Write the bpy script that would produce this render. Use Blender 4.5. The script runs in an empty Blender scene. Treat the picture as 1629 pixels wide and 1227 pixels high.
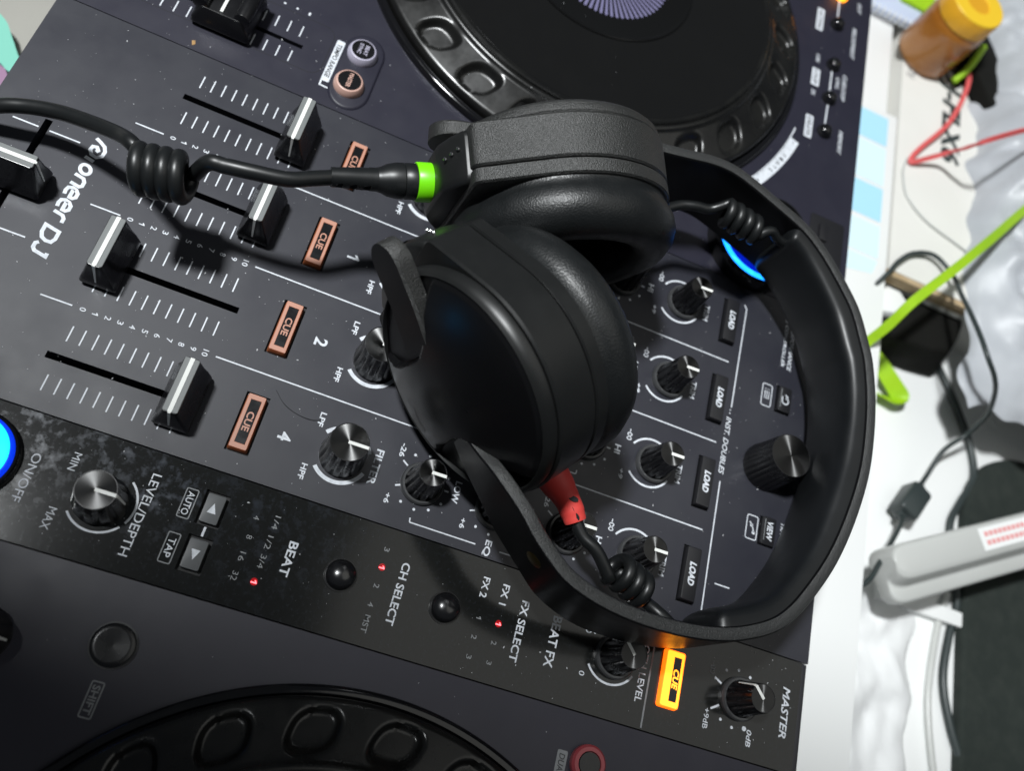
import bpy, bmesh, math, random
from mathutils import Vector, Matrix, noise
random.seed(7)
S = 0.001                       # everything below is written in millimetres
sc = bpy.context.scene
COL = sc.collection

# ------------------------------------------------------------------ camera, world, lamps, exposure
cam_d = bpy.data.cameras.new('camera'); cam = bpy.data.objects.new('camera', cam_d); COL.objects.link(cam)
R0 = Vector((-0.2384612, 0.91681315, 0.32029659)); R1 = Vector((0.87781422, 0.3445642, -0.33274272)); R2 = Vector((-0.41542564, 0.20181467, -0.88695681))
Mc = Matrix((( R0.x, -R1.x, -R2.x), (R0.y, -R1.y, -R2.y), (R0.z, -R1.z, -R2.z))).to_4x4()
Mc.translation = Vector((155.86, 38.81, 313.86)) * S
cam.matrix_world = Mc
cam_d.sensor_width = 36; cam_d.lens = 1386.76 / 1629 * 36
cam_d.clip_start = 0.01; cam_d.clip_end = 50
cam_d.dof.use_dof = True; cam_d.dof.focus_distance = 0.315; cam_d.dof.aperture_fstop = 8.0
sc.camera = cam

w = bpy.data.worlds.new('World'); sc.world = w; w.use_nodes = True
bg = w.node_tree.nodes['Background']; bg.inputs[0].default_value = (0.80, 0.90, 1.0, 1); bg.inputs[1].default_value = 0.045

def area(name, loc, target, size, power, col=(1, 1, 1)):
    l = bpy.data.lights.new(name, 'AREA'); l.shape = 'DISK'; l.size = size; l.energy = power; l.color = col
    o = bpy.data.objects.new(name, l); COL.objects.link(o)
    o.location = Vector(loc) * S
    o.rotation_euler = (Vector(target) - Vector(loc)).to_track_quat('-Z', 'Y').to_euler()
    return o
# key spot; cone edge imitates the unseen photographer's shadow on the near right corner
sl = bpy.data.lights.new('key_spot', 'SPOT'); sl.energy = 122; sl.color = (0.96, 0.99, 1.0); sl.shadow_soft_size = 0.082
sl.spot_size = math.radians(90.2); sl.spot_blend = 0.03
so = bpy.data.objects.new('key_spot', sl); COL.objects.link(so); so.location = Vector((-60, -560, 1550)) * S
so.rotation_euler = (Vector((-1500, 300, 0)) - Vector((-60, -560, 1550))).to_track_quat('-Z', 'Y').to_euler()
area('ceiling_bounce', (-200, 1250, 1900), (-200, 1250, 0), 2.0, 5.0, (1.0, 0.99, 0.93))  # added soft lamp standing in for light bounced off the ceiling

sc.view_settings.view_transform = 'Standard'; sc.view_settings.look = 'None'
sc.view_settings.exposure = 0.42; sc.view_settings.gamma = 1.0
sc.render.engine = 'CYCLES'
sc.cycles.max_bounces = 8; sc.cycles.glossy_bounces = 4; sc.cycles.transmission_bounces = 6

# ------------------------------------------------------------------ materials
def lin(c):
    return tuple(((v / 255) / 12.92 if v <= 10 else (((v / 255) + 0.055) / 1.055) ** 2.4) for v in c)
def mat(name, base, rough=0.5, metal=0.0, spec=0.5, bump=None, rvar=None, cvar=None, emit=None, aniso=None, trans=0, ior=1.5, coat=0, sheen=0, alpha=None):
    m = bpy.data.materials.new(name); m.use_nodes = True
    nt = m.node_tree; N = nt.nodes; L = nt.links
    b = N['Principled BSDF']
    b.inputs['Base Color'].default_value = (*base, 1); b.inputs['Roughness'].default_value = rough
    b.inputs['Metallic'].default_value = metal; b.inputs['Specular IOR Level'].default_value = spec
    b.inputs['IOR'].default_value = ior; b.inputs['Transmission Weight'].default_value = trans
    b.inputs['Coat Weight'].default_value = coat; b.inputs['Sheen Weight'].default_value = sheen
    if alpha is not None: b.inputs['Alpha'].default_value = alpha
    tc = N.new('ShaderNodeTexCoord')
    def nz(scale, detail=3, rough_=0.6):
        n = N.new('ShaderNodeTexNoise'); n.inputs['Scale'].default_value = scale; n.inputs['Detail'].default_value = detail
        n.inputs['Roughness'].default_value = rough_; L.new(tc.outputs['Object'], n.inputs['Vector']); return n
    if rvar:
        n = nz(rvar[0]); r = N.new('ShaderNodeMapRange'); r.inputs[1].default_value = .3; r.inputs[2].default_value = .7
        r.inputs[3].default_value = rough - rvar[1]; r.inputs[4].default_value = rough + rvar[1]
        L.new(n.outputs[0], r.inputs[0]); L.new(r.outputs[0], b.inputs['Roughness'])
    if cvar:
        n = nz(cvar[0]); x = N.new('ShaderNodeMix'); x.data_type = 'RGBA'
        x.inputs[6].default_value = (*base, 1); x.inputs[7].default_value = (*cvar[1], 1)
        r = N.new('ShaderNodeMapRange'); r.inputs[1].default_value = .4; r.inputs[2].default_value = .72
        L.new(n.outputs[0], r.inputs[0]); L.new(r.outputs[0], x.inputs[0]); L.new(x.outputs[2], b.inputs['Base Color'])
    if bump:
        kind = bump[0]
        if kind == 'voronoi':
            n = N.new('ShaderNodeTexVoronoi'); n.feature = 'SMOOTH_F1'; n.inputs['Scale'].default_value = bump[1]
            L.new(tc.outputs['Object'], n.inputs['Vector'])
        else:
            n = nz(bump[1], 4)
        bp = N.new('ShaderNodeBump'); bp.inputs['Strength'].default_value = bump[2]; bp.inputs['Distance'].default_value = bump[3] * S
        L.new(n.outputs[0], bp.inputs['Height']); L.new(bp.outputs[0], b.inputs['Normal'])
    if aniso:
        b.inputs['Anisotropic'].default_value = aniso
        t = N.new('ShaderNodeTangent'); t.direction_type = 'RADIAL'; t.axis = 'Z'
        L.new(t.outputs[0], b.inputs['Tangent'])
    if emit:
        b.inputs['Emission Color'].default_value = (*emit[0], 1); b.inputs['Emission Strength'].default_value = emit[1]
    return m
M = {}
M['deck'] = mat('deck_plastic', (0.016, 0.0155, 0.027), 0.44, spec=.5, bump=('noise', 9000, .25, .05), rvar=(60, .04), cvar=(35, (0.019, 0.0185, 0.031)))
M['mixer'] = mat('mixer_plastic', (0.021, 0.0215, 0.030), 0.43, spec=.5, bump=('noise', 9000, .25, .05), rvar=(45, .05), cvar=(30, (0.029, 0.030, 0.038)))
M['edge'] = mat('body_side_plastic', (0.02, 0.02, 0.024), 0.5)
M['cavity'] = mat('slot_interior', (0.004, 0.004, 0.005), 0.6)
M['print'] = mat('white_print', (0.70, 0.73, 0.78), 0.5, cvar=(400, (0.52, 0.55, 0.60)))
M['print_dim'] = mat('grey_print', (0.24, 0.25, 0.26), 0.5, cvar=(400, (0.19, 0.20, 0.21)))
M['knock'] = mat('knockout_print', (0.045, 0.047, 0.052), 0.5)
M['black'] = mat('black_plastic', (0.007, 0.007, 0.008), 0.27, rvar=(120, .06))
M['dome'] = mat('button_dome_plastic', (0.007, 0.007, 0.008), 0.24, spec=.9)
M['rubber'] = mat('knob_rubber', (0.006, 0.006, 0.007), 0.30, rvar=(200, .08), bump=('noise', 3000, .1, .05))
M['gloss'] = mat('black_gloss', (0.006, 0.006, 0.007), 0.10, rvar=(90, .05))
M['skirt'] = mat('knob_skirt', (0.045, 0.046, 0.048), 0.35)
M['spun'] = mat('spun_black_metal', (0.085, 0.085, 0.085), 0.38, metal=1.0, aniso=1.0)
M['capgrey'] = mat('fader_cap_grey', (0.17, 0.18, 0.18), 0.38)
M['white'] = mat('white_plastic', (0.80, 0.81, 0.78), 0.4)
M['btn'] = mat('button_rubber', (0.012, 0.012, 0.014), 0.42)
M['btngrey'] = mat('button_grey', (0.09, 0.095, 0.10), 0.45)
M['copper'] = mat('copper_translucent', (0.48, 0.15, 0.06), 0.35, cvar=(300, (0.36, 0.09, 0.03)))
M['pinkish'] = mat('pale_copper_edge', (0.50, 0.25, 0.18), 0.4)
M['lilac'] = mat('lilac_plastic', (0.42, 0.40, 0.50), 0.4)
M['peach'] = mat('peach_plastic', (0.58, 0.36, 0.30), 0.4)
M['redring'] = mat('red_plastic', (0.30, 0.05, 0.06), 0.35)
M['orange_lit'] = mat('lit_orange', (0.9, 0.4, 0.05), 0.4, emit=((1.0, 0.30, 0.012), 2.1))
M['orange_edge'] = mat('lit_orange_rim', (0.9, 0.3, 0.03), 0.4, emit=((1.0, 0.13, 0.004), 1.5))
M['ring_lit'] = mat('lit_blue_ring', (0.02, 0.2, 0.9), 0.3, emit=((0.01, 0.24, 1.0), 2.6))
M['cyan_lit'] = mat('lit_cyan', (0.05, 0.5, 0.9), 0.3, emit=((0.0, 0.46, 1.0), 1.5))
M['blue_lit'] = mat('lit_blue', (0.01, 0.05, 0.5), 0.2, emit=((0.0, 0.03, 0.75), 0.8))
M['blue_deep'] = mat('deep_blue', (0.0, 0.01, 0.15), 0.2, emit=((0.0, 0.012, 0.55), 0.7))
M['red_lit'] = mat('lit_red', (0.9, 0.1, 0.1), 0.3, emit=((1.0, 0.10, 0.12), 3.2))
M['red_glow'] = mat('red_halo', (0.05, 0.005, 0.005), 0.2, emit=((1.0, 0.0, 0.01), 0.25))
M['jog'] = mat('jog_rim', (0.006, 0.006, 0.006), 0.28, rvar=(80, .06), cvar=(60, (0.011, 0.011, 0.010)))
M['platter'] = mat('jog_platter', (0.007, 0.007, 0.007), 0.16, rvar=(40, .06), bump=('noise', 4000, .05, .03))
M['groove'] = mat('jog_display', (0.005, 0.005, 0.005), 0.12)
M['fan'] = mat('jog_fan_print', (0.17, 0.16, 0.28), 0.4)
M['dust'] = mat('dust', (0.55, 0.56, 0.58), 0.9)
M['crumb'] = mat('crumb', (0.55, 0.33, 0.14), 0.9)
M['hp_tex'] = mat('textured_headphone_plastic', (0.015, 0.0155, 0.0145), 0.42, spec=.9, bump=('noise', 1900, 1.0, .42), rvar=(200, .05))
M['hp_smooth'] = mat('smooth_headphone_plastic', (0.008, 0.0085, 0.0085), 0.40, bump=('noise', 5000, .15, .04), rvar=(70, .05))
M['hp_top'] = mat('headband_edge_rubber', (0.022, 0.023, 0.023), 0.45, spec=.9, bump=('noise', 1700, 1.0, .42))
M['lens'] = mat('glossy_cup_cover', (0.004, 0.004, 0.0045), 0.30, rvar=(50, .03), spec=.4)
M['arm'] = mat('yoke_plastic', (0.004, 0.004, 0.0045), 0.34, spec=.25, bump=('noise', 2300, .25, .08), rvar=(70, .05))
M['leather'] = mat('ear_pad_leather', (0.007, 0.008, 0.0085), 0.42, bump=('voronoi', 1700, .6, .15), rvar=(150, .06))
M['cushion'] = mat('headband_cushion', (0.006, 0.007, 0.008), 0.42, bump=('noise', 2500, .2, .08), rvar=(80, .04))
M['cable'] = mat('cable_rubber', (0.008, 0.009, 0.0095), 0.38, rvar=(90, .06))
M['green'] = mat('green_rubber_ring', (0.18, 0.72, 0.005), 0.35)
M['redrub'] = mat('red_rubber', (0.74, 0.065, 0.055), 0.5)
M['gold'] = mat('dark_gold', (0.20, 0.15, 0.06), 0.35, metal=1)
M['chrome'] = mat('chrome', (0.7, 0.7, 0.7), 0.15, metal=1)
# glossy effects strip with finger smudges (stains of their own, placed where they sit)
def strip_mat():
    m = mat('glossy_strip', (0.010, 0.0105, 0.010), 0.13)
    nt = m.node_tree; N = nt.nodes; L = nt.links; b = N['Principled BSDF']
    tc = N.new('ShaderNodeTexCoord'); g = N.new('ShaderNodeNewGeometry')
    def blob(c, r):
        d = N.new('ShaderNodeVectorMath'); d.operation = 'DISTANCE'; L.new(g.outputs['Position'], d.inputs[0]); d.inputs[1].default_value = Vector(c) * S
        q = N.new('ShaderNodeMapRange'); q.inputs[1].default_value = r * S; q.inputs[2].default_value = r * .25 * S
        L.new(d.outputs['Value'], q.inputs[0]); return q.outputs[0]
    def mth(op, a, c):
        n = N.new('ShaderNodeMath'); n.operation = op
        for i, v in enumerate((a, c)):
            if isinstance(v, (int, float)): n.inputs[i].default_value = v
            else: L.new(v, n.inputs[i])
        return n.outputs[0]
    def nz(s, d, lo, hi):
        n = N.new('ShaderNodeTexNoise'); n.inputs['Scale'].default_value = s; n.inputs['Detail'].default_value = d; n.inputs['Roughness'].default_value = .65
        L.new(g.outputs['Position'], n.inputs['Vector'])
        q = N.new('ShaderNodeMapRange'); q.inputs[1].default_value = lo; q.inputs[2].default_value = hi; L.new(n.outputs[0], q.inputs[0]); return q.outputs[0]
    a = mth('MAXIMUM', blob((86, -45, 0), 30), blob((84, -18, 0), 22)); a = mth('MAXIMUM', a, blob((90, 2, 0), 24)); a = mth('MAXIMUM', a, mth('MULTIPLY', blob((92, 40, 0), 40), .35))
    sm = mth('MULTIPLY', a, nz(190, 8, .50, .80))
    base = mth('ADD', mth('MULTIPLY', sm, .7), mth('MULTIPLY', nz(700, 6, .52, .85), .12))
    x = N.new('ShaderNodeMix'); x.data_type = 'RGBA'; x.inputs[6].default_value = (0.010, 0.0105, 0.010, 1); x.inputs[7].default_value = (0.085, 0.105, 0.15, 1)
    L.new(base, x.inputs[0]); L.new(x.outputs[2], b.inputs['Base Color'])
    r = N.new('ShaderNodeMapRange'); r.inputs[3].default_value = .13; r.inputs[4].default_value = .45; L.new(base, r.inputs[0]); L.new(r.outputs[0], b.inputs['Roughness'])
    return m
M['strip'] = strip_mat()

# ------------------------------------------------------------------ mesh helpers (all in mm)
class MB:
    def __init__(s): s.v = []; s.f = []; s.mi = []
    def add(s, vs, fs, T=None, mi=0):
        o = len(s.v)
        for p in vs:
            p = Vector(p)
            s.v.append(T @ p if T is not None else p)
        for f in fs: s.f.append([i + o for i in f]); s.mi.append(mi)
        return s
    def box(s, x0, x1, y0, y1, z0, z1, T=None, mi=0):
        v = [(x0, y0, z0), (x1, y0, z0), (x1, y1, z0), (x0, y1, z0), (x0, y0, z1), (x1, y0, z1), (x1, y1, z1), (x0, y1, z1)]
        return s.add(v, [(3, 2, 1, 0), (4, 5, 6, 7), (0, 1, 5, 4), (1, 2, 6, 5), (2, 3, 7, 6), (3, 0, 4, 7)], T, mi)
    def prism(s, poly, z0, z1, T=None, mi=0, poly1=None):
        n = len(poly); q = poly1 or poly
        v = [(p[0], p[1], z0) for p in poly] + [(p[0], p[1], z1) for p in q]
        f = [tuple(range(n - 1, -1, -1)), tuple(range(n, 2 * n))] + [(i, (i + 1) % n, n + (i + 1) % n, n + i) for i in range(n)]
        return s.add(v, f, T, mi)
    def lathe(s, prof, n=48, T=None, mi=0, flute=None, caps=True):
        v = []; f = []
        for j, (r, z) in enumerate(prof):
            for i in range(n):
                a = 2 * math.pi * i / n
                rr = r
                if flute and j in flute[2]: rr = r - flute[1] * max(0, math.cos(flute[0] * a)) ** 1.5
                v.append((rr * math.cos(a), rr * math.sin(a), z))
        m = len(prof)
        for j in range(m - 1):
            for i in range(n):
                k = (i + 1) % n
                f.append((j * n + i, j * n + k, (j + 1) * n + k, (j + 1) * n + i))
        if caps and prof[0][0] > 0.01: f.append(tuple(range(n - 1, -1, -1)))
        if caps and prof[-1][0] > 0.01: f.append(tuple((m - 1) * n + i for i in range(n)))
        return s.add(v, f, T, mi)
    def rings(s, rings, closed=True, cap=True, T=None, mi=0):
        n = len(rings[0]); v = [p for r in rings for p in r]; f = []
        for j in range(len(rings) - 1):
            for i in range(n if closed else n - 1):
                k = (i + 1) % n
                f.append((j * n + i, j * n + k, (j + 1) * n + k, (j + 1) * n + i))
        if cap:
            f.append(tuple(range(n - 1, -1, -1))); f.append(tuple((len(rings) - 1) * n + i for i in range(n)))
        return s.add(v, f, T, mi)
    def tube(s, path, r, n=14, T=None, mi=0):
        P = [Vector(p) for p in path]; rs = r if isinstance(r, (list, tuple)) else [r] * len(P)
        t = (P[1] - P[0]).normalized(); u = t.orthogonal().normalized(); R = []
        for i, p in enumerate(P):
            tn = (P[min(i + 1, len(P) - 1)] - P[max(i - 1, 0)]).normalized()
            q = t.rotation_difference(tn); u = q @ u; u = (u - tn * u.dot(tn)).normalized(); t = tn; w_ = tn.cross(u)
            R.append([p + rs[i] * (math.cos(2 * math.pi * k / n) * u + math.sin(2 * math.pi * k / n) * w_) for k in range(n)])
        return s.rings(R, T=T, mi=mi)
    def build(s, name, mats, parent=None, smooth=True, loc=None, bevel=0, seg=2, angle=38, kind=None, sub=0):
        L = Vector(loc) if loc is not None else Vector((0, 0, 0))
        me = bpy.data.meshes.new(name); me.from_pydata([tuple(p * S) for p in s.v], [], s.f)
        if not isinstance(mats, (list, tuple)): mats = [mats]
        for m in mats: me.materials.append(M[m] if isinstance(m, str) else m)
        me.polygons.foreach_set('material_index', s.mi)
        bm = bmesh.new(); bm.from_mesh(me)
        bmesh.ops.recalc_face_normals(bm, faces=bm.faces)
        if bevel:
            ed = [e for e in bm.edges if len(e.link_faces) == 2 and e.calc_face_angle(0) > math.radians(30)]
            bmesh.ops.bevel(bm, geom=ed, offset=bevel * S, segments=seg, profile=.6, affect='EDGES', clamp_overlap=True)
        bm.to_mesh(me); bm.free()
        me.polygons.foreach_set('use_smooth', [smooth] * len(me.polygons))
        if smooth: me.set_sharp_from_angle(angle=math.radians(angle))
        o = bpy.data.objects.new(name, me); COL.objects.link(o)
        if parent: o.parent = parent
        o.location = L * S
        if kind: o['kind'] = kind
        return o
def tag(o, label=None, cat=None, group=None, kind=None):
    if label: o['label'] = label
    if cat: o['category'] = cat
    if group: o['group'] = group
    if kind: o['kind'] = kind
    return o
def thing(name, loc, label, cat, group=None):
    o = bpy.data.objects.new(name, None); COL.objects.link(o); o.location = Vector(loc) * S; o.empty_display_size = .01
    return tag(o, label, cat, group)
def copy_tree(o, parent, loc):
    c = o.copy(); COL.objects.link(c); c.parent = parent
    if loc is not None: c.location = Vector(loc) * S
    for ch in list(o.children): copy_tree(ch, c, None)
    return c
def catmull(P, n):
    P = [Vector(p) for p in P]; Q = [2 * P[0] - P[1]] + P + [2 * P[-1] - P[-2]]; out = []
    for i in range(1, len(Q) - 2):
        for k in range(n):
            t = k / n; a, b, c, d = Q[i - 1:i + 3]
            out.append(.5 * ((2 * b) + (c - a) * t + (2 * a - 5 * b + 4 * c - d) * t * t + (3 * b - a - 3 * c + d) * t ** 3))
    out.append(P[-1]); return out
def rrect(x0, x1, y0, y1, r, n=5):
    o = []
    for cx, cy, a0 in ((x1 - r, y1 - r, 0), (x0 + r, y1 - r, 90), (x0 + r, y0 + r, 180), (x1 - r, y0 + r, 270)):
        for k in range(n + 1):
            a = math.radians(a0 + 90 * k / n); o.append((cx + r * math.cos(a), cy + r * math.sin(a)))
    return o
# flat print: text fitted to a box of w x h mm, centred on (cx, cy); lies on the surface at z
ZP = 0.10
def text_verts(s, w_, h_, bold=0.0, shear=0.0):
    if s == '1':
        return [(x * w_, y * h_, 0) for x, y in ((.08, -.5), (.5, -.5), (.5, .5), (.2, .5), (-.5, .24), (-.5, .04), (.08, .2))], [tuple(range(7))]
    c = bpy.data.curves.new('t', 'FONT'); c.body = s; c.size = 1; c.offset = bold; c.shear = shear; c.resolution_u = 3
    o = bpy.data.objects.new('t', c); COL.objects.link(o)
    dg = bpy.context.evaluated_depsgraph_get(); me = bpy.data.meshes.new_from_object(o.evaluated_get(dg))
    vs = [v.co.copy() for v in me.vertices]; fs = [tuple(p.vertices) for p in me.polygons]
    bpy.data.objects.remove(o); bpy.data.curves.remove(c); bpy.data.meshes.remove(me)
    x0 = min(v.x for v in vs); x1 = max(v.x for v in vs); y0 = min(v.y for v in vs); y1 = max(v.y for v in vs)
    return [((v.x - (x0 + x1) / 2) / (x1 - x0) * w_, (v.y - (y0 + y1) / 2) / (y1 - y0) * h_, 0) for v in vs], fs
def text(s, cx, cy, w_, h_, parent, m='print', bold=0.024, shear=0.0, z=ZP, name='printed_word', rot=0, T=None):
    vs, fs = text_verts(s, w_, h_, bold, shear)
    b = MB(); TT = Matrix.Rotation(rot, 4, 'Z') if rot else None
    if T is not None: TT = T
    b.add(vs, fs, TT); o = b.build(name, m, parent, smooth=False, loc=(cx, cy, z)); return o
def stroke(mb, pts, wd, z=0, T=None):
    P = [Vector((p[0], p[1], 0)) for p in pts]
    closed = (P[0] - P[-1]).length < 1e-6
    if closed: P = P[:-1]
    n = len(P); Lf = []; Rt = []
    for i in range(n):
        a = P[i - 1] if (i > 0 or closed) else P[i]; c = P[(i + 1) % n] if (i < n - 1 or closed) else P[i]
        d1 = (P[i] - a).normalized() if (P[i] - a).length else (c - P[i]).normalized(); d2 = (c - P[i]).normalized() if (c - P[i]).length else d1
        t = (d1 + d2).normalized(); nn = Vector((-t.y, t.x, 0)); k = wd / 2 / max(.5, nn.dot(Vector((-d2.y, d2.x, 0))))
        Lf.append(P[i] + nn * k); Rt.append(P[i] - nn * k)
    v = [(p.x, p.y, z) for p in Lf + Rt]
    f = [(i, (i + 1) % n, n + (i + 1) % n, n + i) for i in range(n if closed else n - 1)]
    mb.add(v, f, T)
def arc(cx, cy, r, a0, a1, n=28): return [(cx + r * math.cos(math.radians(a0 + (a1 - a0) * k / n)), cy + r * math.sin(math.radians(a0 + (a1 - a0) * k / n))) for k in range(n + 1)]
def inf_mark(cx, cy, parent, m='print'):
    lines([[(cx - 2.3, cy), (cx - 1.0, cy)]], .42, parent, 'printed_sign', m)
    lines([[(cx + 1.0 + 1.55 * math.sin(a) / (1 + .25 * math.cos(a) ** 2), cy + .95 * math.sin(2 * a)) for a in [2 * math.pi * k / 36 for k in range(37)]]], .42, parent, 'printed_sign', m)
def lines(segs, wd, parent, name='printed_line', m='print', z=ZP):
    for sg in segs:
        b = MB(); stroke(b, sg, wd); o = b.build(name, m, parent, smooth=False, loc=(0, 0, z))
    return o
def dots(pts, r, parent, m='print', name='scale_dot'):
    first = None
    for (x, y) in pts:
        if first is None:
            b = MB(); b.add([(r * math.cos(k * math.pi / 6), r * math.sin(k * math.pi / 6), 0) for k in range(12)], [tuple(range(12))])
            first = b.build(name, m, parent, smooth=False, loc=(x, y, ZP))
        else: copy_tree(first, parent, (x, y, ZP))

# plate with rectangular openings: top sheet, side walls, walls of the openings
def plate(name, x0, x1, y0, y1, z1, z0, holes, m, parent, depth=7, bev=.5):
    xs = sorted({x0, x1} | {h[0] for h in holes} | {h[1] for h in holes}); ys = sorted({y0, y1} | {h[2] for h in holes} | {h[3] for h in holes})
    b = MB(); idx = {}
    def V(x, y, z):
        k = (round(x, 4), round(y, 4), z)
        if k not in idx: idx[k] = len(b.v); b.v.append(Vector((x, y, z)))
        return idx[k]
    def q(l, mi=0): b.f.append(l); b.mi.append(mi)
    def inh(x, y):
        for h in holes:
            if h[0] < x < h[1] and h[2] < y < h[3]: return h
    for i in range(len(xs) - 1):
        for j in range(len(ys) - 1):
            if not inh((xs[i] + xs[i + 1]) / 2, (ys[j] + ys[j + 1]) / 2):
                q([V(xs[i], ys[j], z1), V(xs[i + 1], ys[j], z1), V(xs[i + 1], ys[j + 1], z1), V(xs[i], ys[j + 1], z1)])
    for h in holes:
        hx = [x for x in xs if h[0] <= x <= h[1]]; hy = [y for y in ys if h[2] <= y <= h[3]]; zb = z1 - h[4]
        for a, c in zip(hx, hx[1:]):
            for yy in (h[2], h[3]): q([V(a, yy, z1), V(c, yy, z1), V(c, yy, zb), V(a, yy, zb)], 0)
        for a, c in zip(hy, hy[1:]):
            for xx in (h[0], h[1]): q([V(xx, a, z1), V(xx, c, z1), V(xx, c, zb), V(xx, a, zb)], 0)
        bt = [b.v[V(h[0], h[2], zb)], b.v[V(h[1], h[2], zb)], b.v[V(h[1], h[3], zb)], b.v[V(h[0], h[3], zb)]]
        o = len(b.v); b.v += [Vector(p) for p in bt]; q([o, o + 1, o + 2, o + 3], 1)
    for a, c in zip(xs, xs[1:]):
        for yy in (y0, y1): q([V(a, yy, z1), V(c, yy, z1), V(c, yy, z0), V(a, yy, z0)])
    for a, c in zip(ys, ys[1:]):
        for xx in (x0, x1): q([V(xx, a, z1), V(xx, c, z1), V(xx, c, z0), V(xx, a, z0)])
    me = b.build(name, [m, 'cavity'], parent, smooth=False)
    return me

# ================================================================== THE CONTROLLER
ctl = thing('dj_controller', (0, 0, 0), 'black DJ controller with four channel faders, knobs and two jog wheels', 'DJ controller')
YF, YB = -110.0, 260.0
MB().box(-420, 460, YF + .6, YB - .6, -58, -6).build('lower_body', 'edge', ctl, bevel=1.5)
CH = (-60, -20, 20, 60)
slots = [(c - .2 - 1.3, c - .2 + 1.3, -51.5, 1.0, 6) for c in CH]
cue_h = [(c - 11.6, c + 11.6, 15.2, 23.9, 1.6) for c in CH]
load_h = [(c - 11.7, c + 11.7, 197.1, 204.9, 1.6) for c in CH]
mix_holes = slots + cue_h + load_h + [(-27, 27, -90.6, -87.9, 6), (-38.4, -24.9, 229.8, 237.4, 1.5), (25.0, 37.7, 229.8, 237.4, 1.5)]
plate('mixer_plate', -82.6, 79.5, YF, YB, 0, -5.9, mix_holes, 'mixer', ctl)
plate('deck_plate', -420, -83.0, YF, YB, 0, -5.9, [(-107.9, -105.9, -130 + 21, -18.5, 5)], 'deck', ctl)
plate('deck_plate', 122.9, 460, YF, YB, 0, -5.9, [], 'deck', ctl)
plate('effects_strip', 80.0, 122.4, YF, 257.3, 0, -5.9, [(87.0, 99.3, 15.4, 23.8, 2.2), (103.1, 115.7, 15.4, 23.8, 2.2)], 'strip', ctl)
MB().box(80.0, 122.4, 257.6, YB - .3, -5.9, -.4).build('strip_end_trim', 'edge', ctl, bevel=.3)
b = MB()
for p in (((79.5, YF, -5), (79.5, YB, -5)),):
    pass
# separator lines
for x in (-40, 0, 40):
    lines([[(x, -62.3), (x, -51.3)]], .55, ctl); lines([[(x, .2), (x, 204)]], .55, ctl)
lines([[(-72.3, 207.6), (-70.3, 209), (-18.7, 208.7)]], .55, ctl); lines([[(16.6, 208.6), (76.5, 209)]], .55, ctl)
lines([[(60, 213), (60, 220)]], .55, ctl)
lines([[(-22.6, -100.6), (-22.6, -91.2)], [(-22.6, -87.2), (-22.6, -75.9)], [(21.6, -100.6), (21.6, -91.2)], [(21.6, -87.2), (21.6, -75.9)]], .6, ctl)
# fader scales
t0 = None
for c in CH:
    for sx in (-1, 1):
        for i in range(11):
            x0 = c - .1 + sx * 9.7; y = -47.6 + 4.39 * i
            if t0 is None:
                b = MB(); stroke(b, [(-3.05, 0), (3.05, 0)], .5); t0 = b.build('scale_mark', 'print_dim', ctl, smooth=False, loc=(x0, y, ZP))
                t0.active_material = M['print']
            else: copy_tree(t0, ctl, (x0, y, ZP))
for x in (-40, 0, 40):
    for i in range(11): text(str(i), x + .1, -47.6 + 4.39 * i, 1.0 if i == 1 else (1.45 if i < 10 else 2.6), 2.15, ctl, bold=.008, name='scale_number', rot=0)
# fader caps
def cap_mesh(T=None):
    q = []
    def sect(z, hx, hy): return [(x, y, z) for x, y in rrect(-hx, hx, -hy, hy, 1.1, 3)]
    return [sect(2.4, 11.6, 6.6), sect(6, 11.4, 5.6), sect(10, 11.0, 4.2), sect(15.6, 10.6, 2.9), sect(17.0, 10.45, 2.75)]
def fader(x, y, rot=0):
    R_ = Matrix.Rotation(rot, 4, 'Z')
    b = MB(); b.rings(cap_mesh(), T=R_); b.box(-1, 1, -3, 3, -4.5, 3, R_); o = b.build('fader_cap', 'black', ctl, loc=(x, y, 0), bevel=.22, seg=2)
    b = MB(); b.prism(rrect(-10.2, 10.2, -2.55, 2.55, .5, 2), 16.9, 17.25, R_); b.build('cap_top', 'capgrey', o, bevel=.12, seg=1)
    b = MB(); b.prism([(-10.25, -.72), (10.25, -.72), (10.25, .72), (-10.25, .72)], 17.2, 17.42, R_)
    b.add([(10.2, -.5, 17.4), (10.2, .5, 17.4), (11.55, .28, 6.2), (11.55, -.28, 6.2), (10.75, -.5, 17.2), (10.75, .5, 17.2), (11.72, .28, 6.1), (11.72, -.28, 6.1)],
          [(0, 1, 5, 4), (4, 5, 6, 7), (1, 2, 6, 5), (0, 4, 7, 3)], R_)
    b.build('indicator_line', 'white', o, smooth=False)
    return o
f0 = fader(-60.2, -4.3)
copy_tree(f0, ctl, (-20.2, -4.6, 0)); copy_tree(f0, ctl, (19.6, -46.4, 0)); copy_tree(f0, ctl, (60.0, -4.2, 0))
fader(1.0, -89.2, math.pi / 2)
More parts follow.
